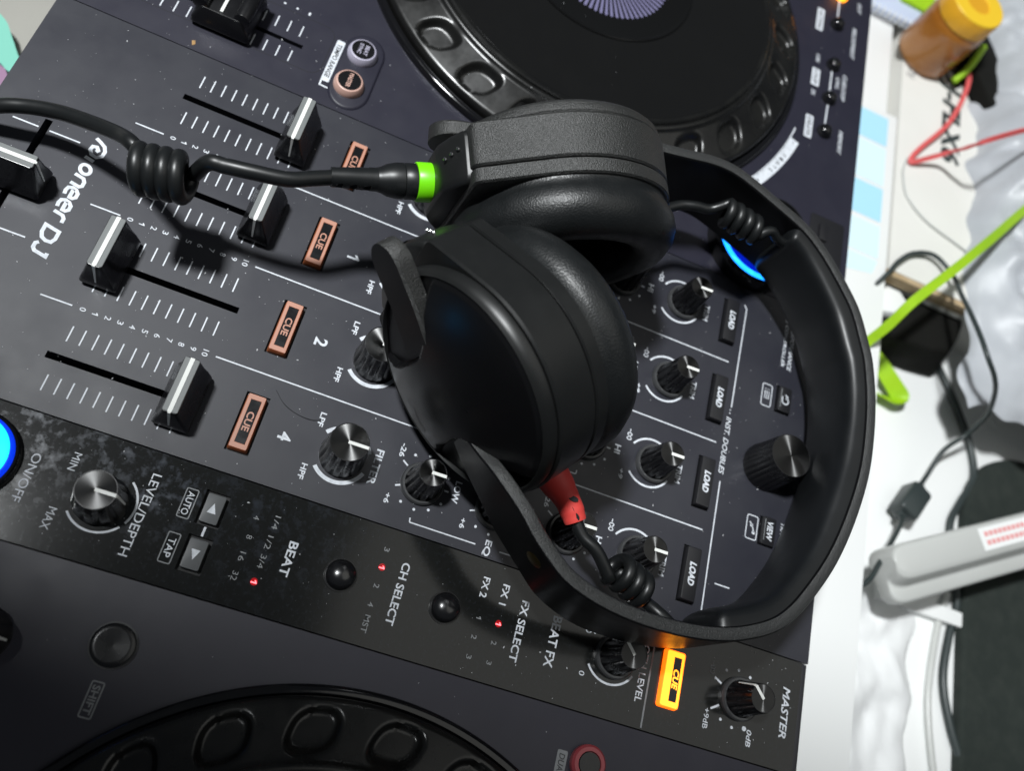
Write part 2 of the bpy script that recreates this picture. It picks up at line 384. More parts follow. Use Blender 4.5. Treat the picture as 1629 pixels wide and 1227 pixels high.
# tempo slider
b = MB(); b.rings([[(x, y, z) for x, y in rrect(-hx, hx, -hy, hy, 1.6, 4)] for z, hx, hy in ((2, 12.2, 12.5), (5, 12, 12), (8, 11.4, 10.5), (11.5, 10.8, 8.6))]);
b.tube([(-10.4, -8.6, 12.2), (10.4, -8.6, 12.2)], 3.4, 16); b.tube([(-10.4, 8.6, 12.2), (10.4, 8.6, 12.2)], 3.4, 16)
tc_ = b.build('tempo_cap', 'black', ctl, loc=(-106.9, -50.5, 0), bevel=.4)
MB().box(-10, 10, -.6, .6, 11.4, 12.4).build('indicator_line', 'white', tc_, bevel=.1)
for sx, x0 in ((-1, -114.7), (1, -100.4)):
    for i in range(18): copy_tree(t0, ctl, (x0 + (0 if sx < 0 else .3), -21.6 - 5.45 * i, ZP)) if -21.6 - 5.45 * i > -108 else None
dots([(-125.5, -32.8), (-125.5, -27.2), (-125.5, -38.3)], .55, ctl); lines([[(-126.3, -21.6), (-124.6, -21.6)]], .9, ctl, name='scale_mark')
lines([[(-96.0, -109), (-96.0, -13)] + arc(-101, -13, 5, 0, 90, 6) + arc(-118, -13, 5, 90, 180, 6) + [(-123, -109)]], .22, ctl, name='tempo_panel_groove', m='cavity', z=.03)

# knobs
def knob(kind, x, y, ang=90, h=17.5):
    """ang: direction the white line points, degrees from +X"""
    if kind == 'trim': rb, rt, nf, sk = 6.9, 5.3, 12, 8.3
    elif kind == 'filter': rb, rt, nf, sk = 8.5, 7.2, 14, 0
    elif kind == 'level': rb, rt, nf, sk = 8.6, 6.6, 10, 0
    else: rb, rt, nf, sk = 10.6, 9.4, 26, 0
    Rz = Matrix.Rotation(math.radians(ang), 4, 'Z'); b = MB()
    prof = [(rb, 0.3), (rb + .1, 2.0), (rb - .2, 3.5), (rb * .35 + rt * .65, h * .62), (rt + .1, h - 1.0), (rt - .15, h - .1), (rt - .45, h - .1), (rt - .6, h - 1.6)]
    b.lathe(prof, 112, Rz, caps=False, flute=(nf, .75 if kind != 'encoder' else .45, (1, 2, 3, 4)))
    o = b.build('knob', 'rubber', ctl, loc=(x, y, 0), angle=50)
    b = MB(); b.lathe([(rt - .4, h - .25), (rt * .5, h - .45), (.02, h - .6)], 72); b.build('cap_top', 'spun', o, angle=60)
    if kind != 'encoder':
        b = MB(); b.add([(-.4, -.6, h - .2), (rt - .2, -.6, h + .1), (rt - .2, .6, h + .1), (-.4, .6, h - .2), (rt + .35, -.5, h - 1.0), (rt + .35, .5, h - 1.0), (rb + .02, -.35, h * .38), (rb + .02, .35, h * .38)],
                    [(0, 1, 2, 3), (1, 4, 5, 2), (4, 6, 7, 5)], Rz); b.build('indicator_line', 'white', o, smooth=False)
    if sk:
        b = MB(); b.lathe([(sk, .05), (sk, 1.5), (sk - .5, 2.2), (sk - 1.3, 2.2), (sk - 1.5, .6)], 64); b.build('knob_skirt', 'skirt', o, angle=30)
    return o
def ring(x, y, r, wd, gaps, m='print'):
    lines([arc(x, y, r, a0, a1) for a0, a1 in gaps], wd, ctl, 'printed_arc', m)
for i, c in enumerate(CH):
    nm = 'headphones channel'
    knob('filter', c, 55.2, h=18.5)
    ring(c, 54.9, 10.4, 1.5, [(-50, 68), (112, 230)])
    text('LPF', c - 10.6, 43.8, 5.6, 2.2, ctl); text('HPF', c + 10.3, 43.6, 6.0, 2.2, ctl); text('FILTER', c, 68.2, 14.0, 2.9, ctl)
    for k, (nm, y0) in enumerate((('LOW', 86.7), ('MID', 116.7), ('HI', 146.7))):
        knob('trim', c + .4, y0, h=18)
        text(nm, c - .9, y0 + 13.6, {'LOW': 8.6, 'MID': 7.4, 'HI': 4.0}[nm], 2.7, ctl)
        text('-26', c - 9.8, y0 - 10.6, 5.4, 2.1, ctl); text('+6', c + 9.7, y0 - 11.0, 4.0, 2.0, ctl)
        segs = []
        for a in (-120, 60 + 180, 0): pass
        for (dx0, dy0, dx1, dy1) in ((-6.1, -9.4, -4.6, -7.2), (4.1, -9.6, 3.2, -7.3), (0, 8.9, 0, 10.6)): segs.append([(c + dx0, y0 + dy0), (c + dx1, y0 + dy1)])
        lines(segs, .65, ctl, name='scale_mark')
        dots([(c - 9.6, y0 - 5.6), (c - 11.1, y0), (c - 9.2, y0 + 5.6), (c - 5.2, y0 + 9.3), (c + 9.3, y0 - 5.8), (c + 10.6, y0 - .2), (c + 9.1, y0 + 5.1), (c + 5.4, y0 + 9.0)], .55, ctl)
    xe = c + 15.7
    lines([[(xe - 1.7, 86.1), (xe - .3, 86.3), (xe, 86.6), (xe, 112.6)], [(xe, 122.4), (xe, 144.6), (xe - .4, 145.1), (xe - 1.7, 145.1)]], .5, ctl)
    text('EQ', xe + .1, 117.3, 6.2, 3.1, ctl)
    knob('trim', c, 177.2, h=17)
    ring(c, 175.4, 10.4, .85, [(-52, 62), (128, 235)])
    inf_mark(c - 9.3, 164.4, ctl) ; text('+9', c + 8.8, 163.9, 4.4, 1.9, ctl, shear=.15); text('TRIM', c + .2, 189.1, 8.2, 2.5, ctl)
    # monitor cue button
    b = MB(); b.prism(rrect(-11, 11, -3.7, 3.7, .8, 3), -1.3, 2.2, poly1=rrect(-10.5, 10.5, -3.2, 3.2, .6, 3)); cb = b.build('cue_button', 'copper', ctl, loc=(c, 19.5, 0), bevel=.15)
    b = MB()
    for r0, r1 in (((-10.4, 10.4, -3.05, 3.05), (-8.6, 8.6, -1.9, 2.1)),):
        P = [(r0[0], r0[2]), (r0[1], r0[2]), (r0[1], r0[3]), (r0[0], r0[3])]; Q = [(r1[0], r1[2]), (r1[1], r1[2]), (r1[1], r1[3]), (r1[0], r1[3])]
        b.add([(p[0], p[1], 0) for p in P + Q], [(k, (k + 1) % 4, 4 + (k + 1) % 4, 4 + k) for k in range(4)])
    b.build('button_rim', 'pinkish', cb, smooth=False, loc=(0, 0, 2.26))
    b = MB(); b.prism([(-8.5, -1.8), (8.5, -1.8), (8.5, 2.0), (-8.5, 2.0)], 2.2, 2.24); b.build('button_face', 'black', cb, smooth=False)
    text('CUE', 0, .1, 7.6, 2.6, cb, 'pinkish', z=2.34)
    text('3124'[i], c + .2, 33.4, 2.2 if i == 1 else 3.4, 5.0, ctl, bold=.025, name='channel_number')
    # load button
    b = MB(); b.prism(rrect(-11.2, 11.2, -3.5, 3.5, .7, 3), -1.4, 2.6, poly1=rrect(-10.8, 10.8, -3.1, 3.1, .6, 3)); lb = b.build('load_button', 'btn', ctl, loc=(c, 201, 0), bevel=.3)
    text('LOAD', 0, .1, 9.6, 3.0, lb, bold=.045, shear=.2, z=2.68)
text('INST. DOUBLES', -.2, 208.4, 27, 2.5, ctl, bold=.012, shear=.2); dots([(-15.8, 208.4), (-17.3, 208.4)], .3, ctl)
# browse area
knob('encoder', 3.2, 228.6, h=20)
b = MB(); b.prism(rrect(-6.1, 6.1, -3.2, 3.2, .8, 3), -1.3, 1.9); bb = b.build('back_button', 'btn', ctl, loc=(-31.6, 233.6, 0), bevel=.25)
b = MB(); stroke(b, [(-2.6, .2)] + [(p[0] + 0, p[1]) for p in arc(0, 0, 1.6, 150, -90, 12)] + [(-2, -1.6)], .55); stroke(b, [(-3.2, -.2), (-2.1, 1.2), (-.8, .2)], .5); b.build('return_arrow', 'print', bb, smooth=False, loc=(.8, .2, 1.97))
b = MB(); stroke(b, [(-5, -2.1), (4.4, -2.1)], .3); b.build('printed_line', 'print_dim', bb, smooth=False, loc=(0, 0, 1.97))
b = MB(); b.prism(rrect(-6.1, 6.1, -3.2, 3.2, .8, 3), -1.3, 1.9); vb = b.build('view_button', 'btn', ctl, loc=(31.3, 233.6, 0), bevel=.25)
text('VIEW', 0, .3, 8.4, 2.8, vb, bold=.025, shear=.15, z=1.98); b = MB(); stroke(b, [(-5, -2.1), (4.4, -2.1)], .3); b.build('printed_line', 'print_dim', vb, smooth=False, loc=(0, 0, 1.97))
def boxed(x0, x1, y0, y1, wd=.42, m='print', r=.9):
    P = rrect(x0, x1, y0, y1, r, 3); P.append(P[0]); return lines([P], wd, ctl, name='label_box', m=m)
boxed(-36.8, -25.9, 222.7, 227.6); boxed(26.3, 36.7, 223.8, 229.0)
lines([[(-33.5, 224.2), (-29.5, 224.2)], [(-33.5, 225.2), (-29.5, 225.2)], [(-33.5, 226.2), (-29.5, 226.2)], [(-34.6, 224.2), (-34.2, 224.2)], [(-34.6, 225.2), (-34.2, 225.2)], [(-34.6, 226.2), (-34.2, 226.2)]], .4, ctl)
lines([[(29.2, 225.2), (30.8, 226.6), (33.6, 227.6)]], .5, ctl); dots([(33.6, 227.4), (30.6, 226.2)], .75, ctl)
text('DJ CONTROLLER', -62, 230.9, 27, 2.1, ctl, bold=.02, shear=.2); text('4-CHANNEL PERFORMANCE', -69, 234.7, 43, 2.1, ctl, bold=.02, shear=.2)
text('TRACK PREVIEW', 36, 241.0, 22, 1.9, ctl, bold=.01, shear=.2)
# merge effects knob
b = MB(); b.lathe([(24.4, 0.05), (24.4, 6.0), (23.9, 8.2), (23.2, 9.2), (22.7, 9.0), (22.6, 7.0)], 96); mk = b.build('merge_knob', 'gloss', ctl, loc=(-105.2, 206.9, 0))
b = MB(); b.lathe([(22.65, 8.6), (22.3, 9.6), (20.9, 10.1), (20.5, 9.6)], 96); b.build('light_ring', 'ring_lit', mk, angle=80)
b = MB(); b.lathe([(20.6, 9.5), (19.6, 10.4), (17.4, 12.0), (15.0, 13.6)], 96); b.build('blue_skirt', 'blue_deep', mk, angle=80)
b = MB(); b.lathe([(15.2, 10), (15.0, 13), (14.4, 22), (13.6, 23), (13, 23)], 96, flute=(18, .5, (1, 2))); b.build('knob_grip', 'rubber', mk)
b = MB(); b.lathe([(13.1, 22.6), (12.8, 23.1), (.02, 22.4)], 60); b.build('cap_top', 'spun', mk)
text('MERGE FX', -124.0, 252.2, 26, 3.4, ctl, bold=.03, shear=.2)
b = MB(); b.prism(rrect(-5.2, 5.2, -2.4, 2.4, 1.2, 3), 0.05, 1.8); b.build('small_button', 'btn', ctl, loc=(-131, 244, 0), bevel=.3)
b = MB(); b.prism(rrect(-141, -106, 236.5, 256.4, 1.5, 3), 0.02, .35); b.build('raised_label_pad', 'btn', ctl, bevel=.1)

# deck buttons along the back edge
pb = None
for (x, y) in ((-275.9, 238.2), (-244.4, 238.9), (-219.3, 238.7), (-195.2, 238.1), (-300.5, 238.5)):
    if pb is None:
        b = MB(); b.lathe([(4.2, .05), (4.2, 1.3), (3.9, 1.7)], 40); pb = b.build('round_button', 'black', ctl, loc=(x, y, 0))
        b = MB(); b.lathe([(3.75, 1.2), (3.7, 2.4), (3.2, 3.4), (2.2, 4.1), (1.1, 4.5), (.02, 4.6)], 40); b.build('button_dome', 'gloss', pb, angle=80)
    elif x > -290: copy_tree(pb, ctl, (x, y, 0))
    else:
        b = MB(); b.lathe([(4.6, .05), (4.6, 1.3), (4.0, 3.2), (2, 4.4), (.02, 4.6)], 40); b.build('lit_button', 'orange_lit', ctl, loc=(x, y, 0))
lines([[(-296, 238.4), (-280.5, 238.4)]], .9, ctl); lines([[(-240, 238.8), (-223.7, 238.8)]], .9, ctl); lines([[(-215, 238.7), (-199.7, 238.3)]], .9, ctl)
text('RELOOP/EXIT', -268.5, 250.4, 24, 2.6, ctl, bold=.02, shear=.2); text('CUE/LOOP', -232.2, 247.4, 19, 2.6, ctl, bold=.02, shear=.2); text('CALL', -233.4, 243.3, 8.6, 2.4, ctl, bold=.02, shear=.2)
text('MEMORY', -193.5, 248.6, 16, 2.5, ctl, bold=.02, shear=.2); text('OUT', -298, 252, 8, 2.5, ctl, bold=.02, shear=.2)
def solid_label(s, x, y, lw, lh, th=1.6, m='print', tw=None):
    b = MB(); b.add([(p[0], p[1], 0) for p in rrect(-lw / 2, lw / 2, -lh / 2, lh / 2, .6, 3)], [tuple(range(16))])
    o = b.build('label_box', m, ctl, smooth=False, loc=(x, y, ZP)); text(s, 0, 0, tw or lw - 2.2, th, o, 'knock', z=.06, bold=.02, shear=.15); return o
solid_label('ACTIVE', -274.5, 227.5, 17, 4.6, 2.2); solid_label('LOOP', -230.6, 229.2, 12.5, 5, 2.4); solid_label('DELETE', -194.7, 228.8, 15.5, 4.6, 2.2)
text('1/2X', -244.6, 229.2, 6, 2.4, ctl, 'print'); text('2X', -219.0, 229.0, 4, 2.4, ctl, 'print')
# left deck: tempo range label, two round buttons in a raised oval
solid_label('TEMPO RANGE', -106.9, -4.6, 23.8, 3.6, 2.2, tw=19.4)
lines([[(-95.2, -6.0), (-92.4, -5.9), (-92.2, -1.6)]], .7, ctl)
b = MB(); P = [(-95.4 + 10.4 * math.cos(a) , 6.3 + 9.2 * math.sin(a)) for a in [math.radians(-90 + k * 15) for k in range(13)]] + [(-117.2 + 10.4 * math.cos(a), 6.3 + 9.2 * math.sin(a)) for a in [math.radians(90 + k * 15) for k in range(13)]]
b.prism(P, .02, .9, poly1=[(-106.3 + (p[0] + 106.3) * .95, 6.3 + (p[1] - 6.3) * .9) for p in P]); b.build('button_surround', 'deck', ctl, bevel=.3)
for (x, y, m, s1) in ((-115.6, 5.6, 'lilac', ('BEAT', 'SYNC')), (-97.2, 5.4, 'peach', ('MASTER',))):
    b = MB(); b.lathe([(6.6, .8), (6.5, 2.6), (5.6, 4.2), (5.1, 4.4)], 48); o = b.build('round_button', m, ctl, loc=(x, y, 0))
    b = MB(); b.lathe([(5.1, 4.2), (5.0, 4.45), (.02, 4.5)], 48); b.build('button_face', 'black', o)
    if len(s1) == 2: text(s1[0], 0, 1.4, 5.6, 1.7, o, m, z=4.56); text(s1[1], 0, -1.3, 5.8, 1.7, o, m, z=4.56)
    else: text(s1[0], 0, 0, 7.6, 1.9, o, m, z=4.56)
# curved label beside the jog wheel
JU = (-220, 98); JL = (255, 97)
def pol(c, r, a): return (c[0] + r * math.cos(math.radians(a)), c[1] + r * math.sin(math.radians(a)))
lines([[pol(JU, 127, a) for a in [76 - k for k in range(0, 25)]] + [pol(JU, 129.8, 51.6)]], .8, ctl, name='printed_arc')
b = MB(); A = [72.5 - .75 * k for k in range(0, 25)]; V_ = [(*pol(JU, 127.2, a), 0) for a in A] + [(*pol(JU, 132.5, a - (0)), 0) for a in A]
b.add(V_, [(i, i + 1, 25 + i + 1, 25 + i) for i in range(24)]); b.build('label_box', 'print', ctl, smooth=False, loc=(0, 0, ZP))
def radial_text(s, c, r, a0, da, h_, m):
    for k, chh in enumerate(s):
        if chh == ' ': continue
        a = a0 - da * k; x, y = pol(c, r, a)
        vs, fs = text_verts(chh, .62 * h_ if chh not in 'MW' else h_ * .95, h_ if chh != '-' else .4, .02); b = MB(); b.add(vs, fs, Matrix.Rotation(math.radians(a - 90), 4, 'Z')); b.build('printed_letter', m, ctl, smooth=False, loc=(x, y, ZP + .06))
radial_text('-  VINYL  +', JU, 129.9, 71.5, 1.65, 2.4, 'knock')

# ---- glossy effects strip contents
def strip_text(s, x, y, w_, h_, m='print_dim', bold=.01, shear=0): return text(s, x, y, w_, h_, ctl, m, bold, shear)
b = MB(); b.lathe([(14.6, .05), (14.6, 2.4), (14.0, 3.2), (13.2, 3.3), (13.1, 1.5)], 80); bbn = b.build('effect_button', 'gloss', ctl, loc=(99.6, -57.2, 0))
b = MB(); b.lathe([(13.15, 1.5), (13.1, 4.2), (12.2, 5.6)], 80); b.build('button_rim', 'blue_lit', bbn, angle=80)
b = MB(); b.lathe([(12.25, 5.2), (11.6, 6.1), (8, 6.4), (.02, 6.5)], 80); b.build('button_face', 'cyan_lit', bbn, angle=80)
strip_text('ON/OFF', 101.6, -38.9, 16.8, 2.9, 'print', .0); strip_text('MIN', 92, -27.6, 6.2, 2.5, 'print', 0); strip_text('MAX', 112, -27.3, 7.4, 2.7, 'print', 0)
strip_text('LEVEL/DEPTH', 102.1, -1.6, 29, 3.1, 'print', .004)
knob('level', 101.5, -15.0, h=15.5); ring(101.3, -14.6, 10.9, .75, [(-52, 52), (62, 142)], 'print')
boxed(88.6, 98.9, 9.2, 13.2, .38, 'print_dim', .5); boxed(104.5, 114.8, 9.2, 13.2, .38, 'print_dim', .5); strip_text('AUTO', 93.7, 11.2, 8.2, 2.4, 'print'); strip_text('TAP', 109.6, 11.2, 6.6, 2.4, 'print')
for x, s_ in ((93.15, -1), (109.4, 1)):
    b = MB(); b.prism(rrect(-5.1, 5.1, -3.1, 3.1, .5, 2), -2.0, .7); o = b.build('arrow_button', 'btngrey', ctl, loc=(x, 19.6, 0), bevel=.25)
    b = MB(); b.add([(s_ * 2.0, 0, 0), (-s_ * 1.6, 1.5, 0), (-s_ * 1.6, -1.5, 0)], [(0, 1, 2)]); b.build('arrow_mark', 'print', o, smooth=False, loc=(0, 0, .78))
lines([[(99.6, 19.6), (103.0, 19.6)]], .8, ctl)
for s_, x in (('4', 91.3), ('8', 98.4), ('16', 105.4), ('32', 112.2)): strip_text(s_, x, 34.4, 1.4 if len(s_) == 1 else 3.2, 2.0, 'print_dim', .0)
for s_, x in (('1/4', 90.9), ('1/2', 98.2), ('3/4', 105.0)): strip_text(s_, x, 41.3, 4.8, 2.0, 'print_dim', .0)
strip_text('BEAT', 101.5, 49.6, 12.4, 3.2, 'print', .02)
strip_text('3', 87.9, 81.4, 1.5, 2.0); strip_text('2', 101.3, 81.7, 1.5, 2.0); strip_text('4', 108, 81.7, 1.6, 2.0); strip_text('MST', 114.8, 82.0, 6.2, 2.1)
strip_text('CH SELECT', 101.6, 89.9, 22.6, 3.1, 'print', .02)
strip_text('FX 2', 90.0, 120.4, 7.6, 2.7, 'print', .02); strip_text('FX 1', 90.4, 128.4, 7.6, 2.7, 'print', .02); strip_text('FX SELECT', 101.4, 137.2, 22.4, 3.1, 'print', .02); strip_text('BEAT FX', 101.4, 150.8, 18.8, 3.6, 'print', .02)
for k, s_ in enumerate('123'): strip_text(s_, 101.1 + 7.1 * k, 121.0, 1.5 if k else 1.0, 2.0); strip_text(s_, 101.1 + 7.1 * k, 128.8, 1.4, 2.0) if k else None
for (x, y) in ((112.2, 41.2), (94.4, 81.6), (101.1, 128.8)):
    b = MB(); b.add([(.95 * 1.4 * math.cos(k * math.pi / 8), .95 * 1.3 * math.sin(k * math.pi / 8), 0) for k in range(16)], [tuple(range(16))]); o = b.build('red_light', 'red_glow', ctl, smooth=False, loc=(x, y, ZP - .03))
    text('1', 0, 0, 1.1, 2.1, o, 'red_lit', bold=.02, z=.06)
for y in (68.4, 107.8):
    b = MB(); b.lathe([(5.9, .04), (5.9, .5), (5.6, .5)], 48); o = b.build('select_button', 'black', ctl, loc=(101.4, y, 0))
    b = MB(); b.lathe([(5.4, .1), (5.3, 1.8), (4.7, 3.0), (3.5, 4.0), (2.0, 4.6), (.02, 4.8)], 48); b.build('button_dome', 'dome', o, angle=80)
knob('trim', 99.9, 176.2, ang=224, h=17); ring(99.5, 175.4, 10.7, .8, [(-58, 60), (120, 238)]); inf_mark(91.6, 163.9, ctl, 'print'); strip_text('0', 109.2, 164.4, 1.7, 2.3, 'print'); strip_text('BOOTH LEVEL', 99.8, 188.5, 27, 2.8, 'print', .01)
lines([[(80.6, 191.6), (121.8, 191.6)]], .7, ctl, m='print_dim')
b = MB(); b.prism(rrect(-10.9, 10.9, -4.4, 4.4, 1.1, 4), .05, 2.4, poly1=rrect(-10.5, 10.5, -4.0, 4.0, .9, 4)); lc = b.build('lit_cue_button', 'orange_edge', ctl, loc=(101.7, 200.2, 0), bevel=.2)
b = MB(); b.add([(p[0], p[1], 0) for p in rrect(-10.2, 10.2, -3.7, 3.7, .8, 3)], [tuple(range(16))]); b.build('button_rim', 'orange_lit', lc, smooth=False, loc=(0, 0, 2.46))
b = MB(); b.add([(-8.2, -.6, 0), (8.2, -.6, 0), (8.2, 2.6, 0), (-8.2, 2.6, 0)], [(0, 1, 2, 3)]); b.build('button_face', 'black', lc, smooth=False, loc=(0, 0, 2.52))
text('CUE', 0, 1.0, 7.4, 2.5, lc, 'orange_lit', bold=.03, shear=.15, z=2.58)
knob('trim', 101.0, 230.6, ang=225, h=17)
inf_mark(92.2, 217.6, ctl, 'print_dim'); strip_text('+9dB', 111.6, 217.6, 7.6, 2.2, 'print'); strip_text('0dB', 114.2, 236.8, 6.2, 2.2, 'print', .02, .15); text('MASTER', 100.8, 251.4, 19.5, 3.3, ctl, 'print', .02, .2)
lines([[(95.6, 219.0), (97.4, 222.2)], [(107.6, 219.0), (105.4, 222.4)]], .8, ctl, name='scale_mark')
dots([(91.8, 223.7), (90.4, 229.0), (91.8, 234.4), (110.4, 223.8), (112.1, 229.0)], .6, ctl); dots([(111.2, 234.4)], .95, ctl)
# right deck
boxed(154.9, 165.7, 5.6, 9.3, .45, 'print_dim', .5); text('SHIFT', 160.3, 7.45, 8.8, 2.4, ctl, 'print_dim')
b = MB(); b.lathe([(7.4, .03), (7.4, .7), (6.9, .7)], 56); o = b.build('shift_button', 'skirt', ctl, loc=(143.6, 7.1, 0)); b = MB(); b.lathe([(6.8, .1), (6.8, 2.1), (6.2, 2.5), (5, 2.5), (.02, 2.1)], 56); b.build('button_face', 'black', o)
knob('level', 150.5, -30.0, h=16)
b = MB(); b.lathe([(6.6, .03), (6.6, 2.0), (5.8, 3.0), (4.4, 3.1), (4.2, 1.4), (.02, 1.2)], 56); o = b.build('round_button', 'redring', ctl, loc=(138.9, 173.2, 0)); b = MB(); b.lathe([(4.1, 1.3), (4.0, 3.0), (.02, 3.0)], 40); b.build('button_face', 'black', o)
solid_label('DUAL DECK', 145.6, 163.4, 18, 4.0, 2.3, 'print_dim')

# maker's lettering drawn as thick strokes
def logo():
    def L_(x, pts, sx=1, sy=1): return [(x + p[0] * sx + p[1] * sy * .22, -72.1 + p[1] * sy) for p in pts]
    G = []
    G.append(L_(-27.2, [(0, -1.2 + 1.6), (.5, 2.2), (1.4, 4.4), (3.2, 5.4), (5.6, 5.2), (7.2, 3.6), (7.1, 1.6), (5.6, .4), (3.8, .7), (3.2, 2.1), (4.2, 3.1), (5.2, 2.6)]))
    G.append(L_(-17.9, [(0, 0), (0, 3.6)])); G.append(L_(-15.6, [(p[0] + 2.3, p[1]) for p in arc(0, 2.4, 1.95, 0, 360, 24)]))
    G.append(L_(-9.6, [(0, 0), (0, 3.4), (1.2, 4.3), (3.0, 4.3), (3.9, 3.4), (3.9, 0)]))
    for x in (-4.3, 1.5): G.append(L_(x, [(.6, 2.3), (4.2, 2.3), (4.1, 3.4), (3.1, 4.3), (1.3, 4.3), (.3, 3.2), (.1, 1.8), (.9, .4), (2.4, 0), (4.0, .2)]))
    G.append(L_(7.6, [(0, 0), (0, 3.4), (1.0, 4.3), (2.8, 4.3)]))
    G.append(L_(14.0, [(0, 0), (0, 5.2), (3.2, 5.2), (5.0, 4.4), (5.5, 2.6), (5.0, .9), (3.2, 0), (0, 0)])); G.append(L_(21.2, [(0, .9), (1.0, 0), (2.8, 0), (3.7, .9), (3.7, 5.2), (2.2, 5.2)]))
    for g in G:
        b = MB(); stroke(b, g, 1.35); b.build('logo_letter', 'print', ctl, smooth=False, loc=(0, 0, ZP))
logo()

# ---- jog wheels
def jog(c, phase, lit=None):
    b = MB(); b.lathe([(119.5, .03), (119.5, 2.6), (118.2, 3.6), (116.6, 3.4), (115.8, 1.2)], 220); root = b.build('jog_wheel', 'gloss', ctl, loc=(c[0], c[1], 0), angle=60)
    nt_, R = 960, []
    prof = [(115.6, .8), (115.6, 4.6), (115.2, 6.0), (114.2, 6.9)] + [(114.2 - k * .98, 6.9 + k * .30) for k in range(1, 19)] + [(95.9, 13.2), (95.3, 13.9), (94.0, 14.1), (93.0, 13.7)]
    V_ = []
    for (r, z) in prof:
        ring_ = []
        for i in range(nt_):
            a = 360 * i / nt_; da = ((a - phase + 7.5) % 15) - 7.5
            u = abs(da) / 15 * 2 * math.pi * 106 / 24 * 2 / (8.2 if True else 1); u = abs(da) * math.pi / 180 * r / (8.6 - .0 * r); v = (r - 105.2) / 7.6
            # rounded diamond, skewed
            uu = (da * math.pi / 180 * r) / 8.8 + v * .32
            dd = (abs(uu) ** 2.6 + abs(v) ** 2.6) ** (1 / 2.6)
            k = max(0, min(1, (1.0 - dd) / .30)); k = k * k * (3 - 2 * k)
            ring_.append((r * math.cos(math.radians(a)), r * math.sin(math.radians(a)), z - 3.4 * k))
        V_.append(ring_)
    b = MB(); b.rings(V_, cap=False); b.build('finger_rim', 'jog', root, angle=55)
    b = MB(); b.lathe([(93.4, 12.0), (93.2, 14.6), (92.4, 15.3), (91.0, 15.3), (90.4, 15.0)], 200, caps=False); b.build('platter_edge', 'jog', root, angle=35)
    b = MB(); b.lathe([(90.6, 14.2), (90.4, 15.1), (47.4, 15.0), (47.0, 14.6)], 200, caps=False); b.build('platter_top', 'platter', root, angle=35)
    b = MB(); b.lathe([(47.2, 14.0), (47.1, 15.3), (46.2, 15.5), (45.4, 15.0), (44.6, 14.6), (.02, 14.6)], 140); d = b.build('display', 'groove', root, angle=35)
    b = MB()
    for k in range(72):
        a = math.radians(5 * k); b.add([(14 * math.cos(a - .020), 14 * math.sin(a - .020), 0), (33 * math.cos(a - .024), 33 * math.sin(a - .024), 0), (33.6 * math.cos(a), 33.6 * math.sin(a), 0), (33 * math.cos(a + .024), 33 * math.sin(a + .024), 0), (14 * math.cos(a + .020), 14 * math.sin(a + .020), 0)], [(0, 1, 2, 3, 4)])
    b.build('display_rays', 'fan', d, smooth=False, loc=(0, 0, 14.68))
    return root
jog(JU, 7.0); jog(JL, -168.0)
# dust lying on the panel
b = MB()
for k in range(1300):
    x = random.uniform(-130, 122) if random.random() < .8 else random.uniform(-300, 160); y = random.uniform(-100, 255)
    if math.hypot(x + 220, y - 98) < 122 and random.random() < .6: continue
    z = ZP if math.hypot(x + 220, y - 98) > 120 else 15.2
    s_ = random.choice((.07, .08, .09, .1, .12, .14, .18, .26)) * random.uniform(.7, 1.2); a = random.uniform(0, 3.1); e = random.uniform(.5, 2.2)
    T = Matrix.Translation((x, y, z)) @ Matrix.Rotation(a, 4, 'Z')
    b.add([(s_ * e, 0, .05), (0, s_, .05), (-s_ * e, 0, .05), (0, -s_, .05), (0, 0, s_ * .9)], [(0, 1, 4), (1, 2, 4), (2, 3, 4), (3, 0, 4)], T)
b.build('dust', 'dust', ctl, smooth=False, kind='stuff')

# ================================================================== HEADPHONES
hp = thing('headphones', (0, 110, 8), 'black DJ headphones lying on the mixer with padded headband and two round ear cups', 'headphones')
HP0 = Vector((0, 110, 8))
def hb(b, name, m, parent=None, **k):   # build in world mm, parented under hp
    b.v = [p - HP0 for p in b.v]
    return b.build(name, m, parent or hp, **k)
def cup_frame(c, a):
    a = Vector(a).normalized(); v = Vector((0, 0, 1)) - a * a.z; v.normalize(); u = v.cross(a).normalized()  # u: horizontal
    T = Matrix(((u.x, v.x, a.x, c[0]), (u.y, v.y, a.y, c[1]), (u.z, v.z, a.z, c[2]), (0, 0, 0, 1)))
    return T
def hull(r, cu, hv, sgn, n=96):
    """circle of radius r joined by tangents to an end face at u = sgn*cu, half height hv"""
    d = math.hypot(cu, hv); a_c = math.atan2(hv, cu); a_t = a_c + math.acos(min(1, r / d)); P = []
    rr = 2.0
    P += [(cu, -hv + rr), (cu, hv - rr), (cu - rr * .3, hv - rr * .3), (cu - rr, hv + rr * .25)]
    for k in range(n + 1):
        a = a_t + (2 * math.pi - 2 * a_t) * k / n; P.append((r * math.cos(a), r * math.sin(a)))
    P += [(cu - rr, -hv - rr * .25), (cu - rr * .3, -hv + rr * .3)]
    P = [(sgn * x, y) for x, y in P]
    return P if sgn > 0 else P[::-1]
def sweep_sections(secs, T):   # secs: list of (polygon, z)
    b = MB(); b.rings([[T @ Vector((x, y, z)) for x, y in P] for P, z in secs]); return b
def scaleP(P, k): return [(x * k, y * k) for x, y in P]
def circP(r, n=103): return [(r * math.cos(2 * math.pi * k / n), r * math.sin(2 * math.pi * k / n)) for k in range(n)]
cA, aA = (-66.43, 89.16, 51.17), (-0.9115, -0.3851, 0.1442)
cB, aB = (42.07, 80.36, 54.01), (0.7708, -0.6251, 0.1233)
TA, TB = cup_frame(cA, aA), cup_frame(cB, aB)
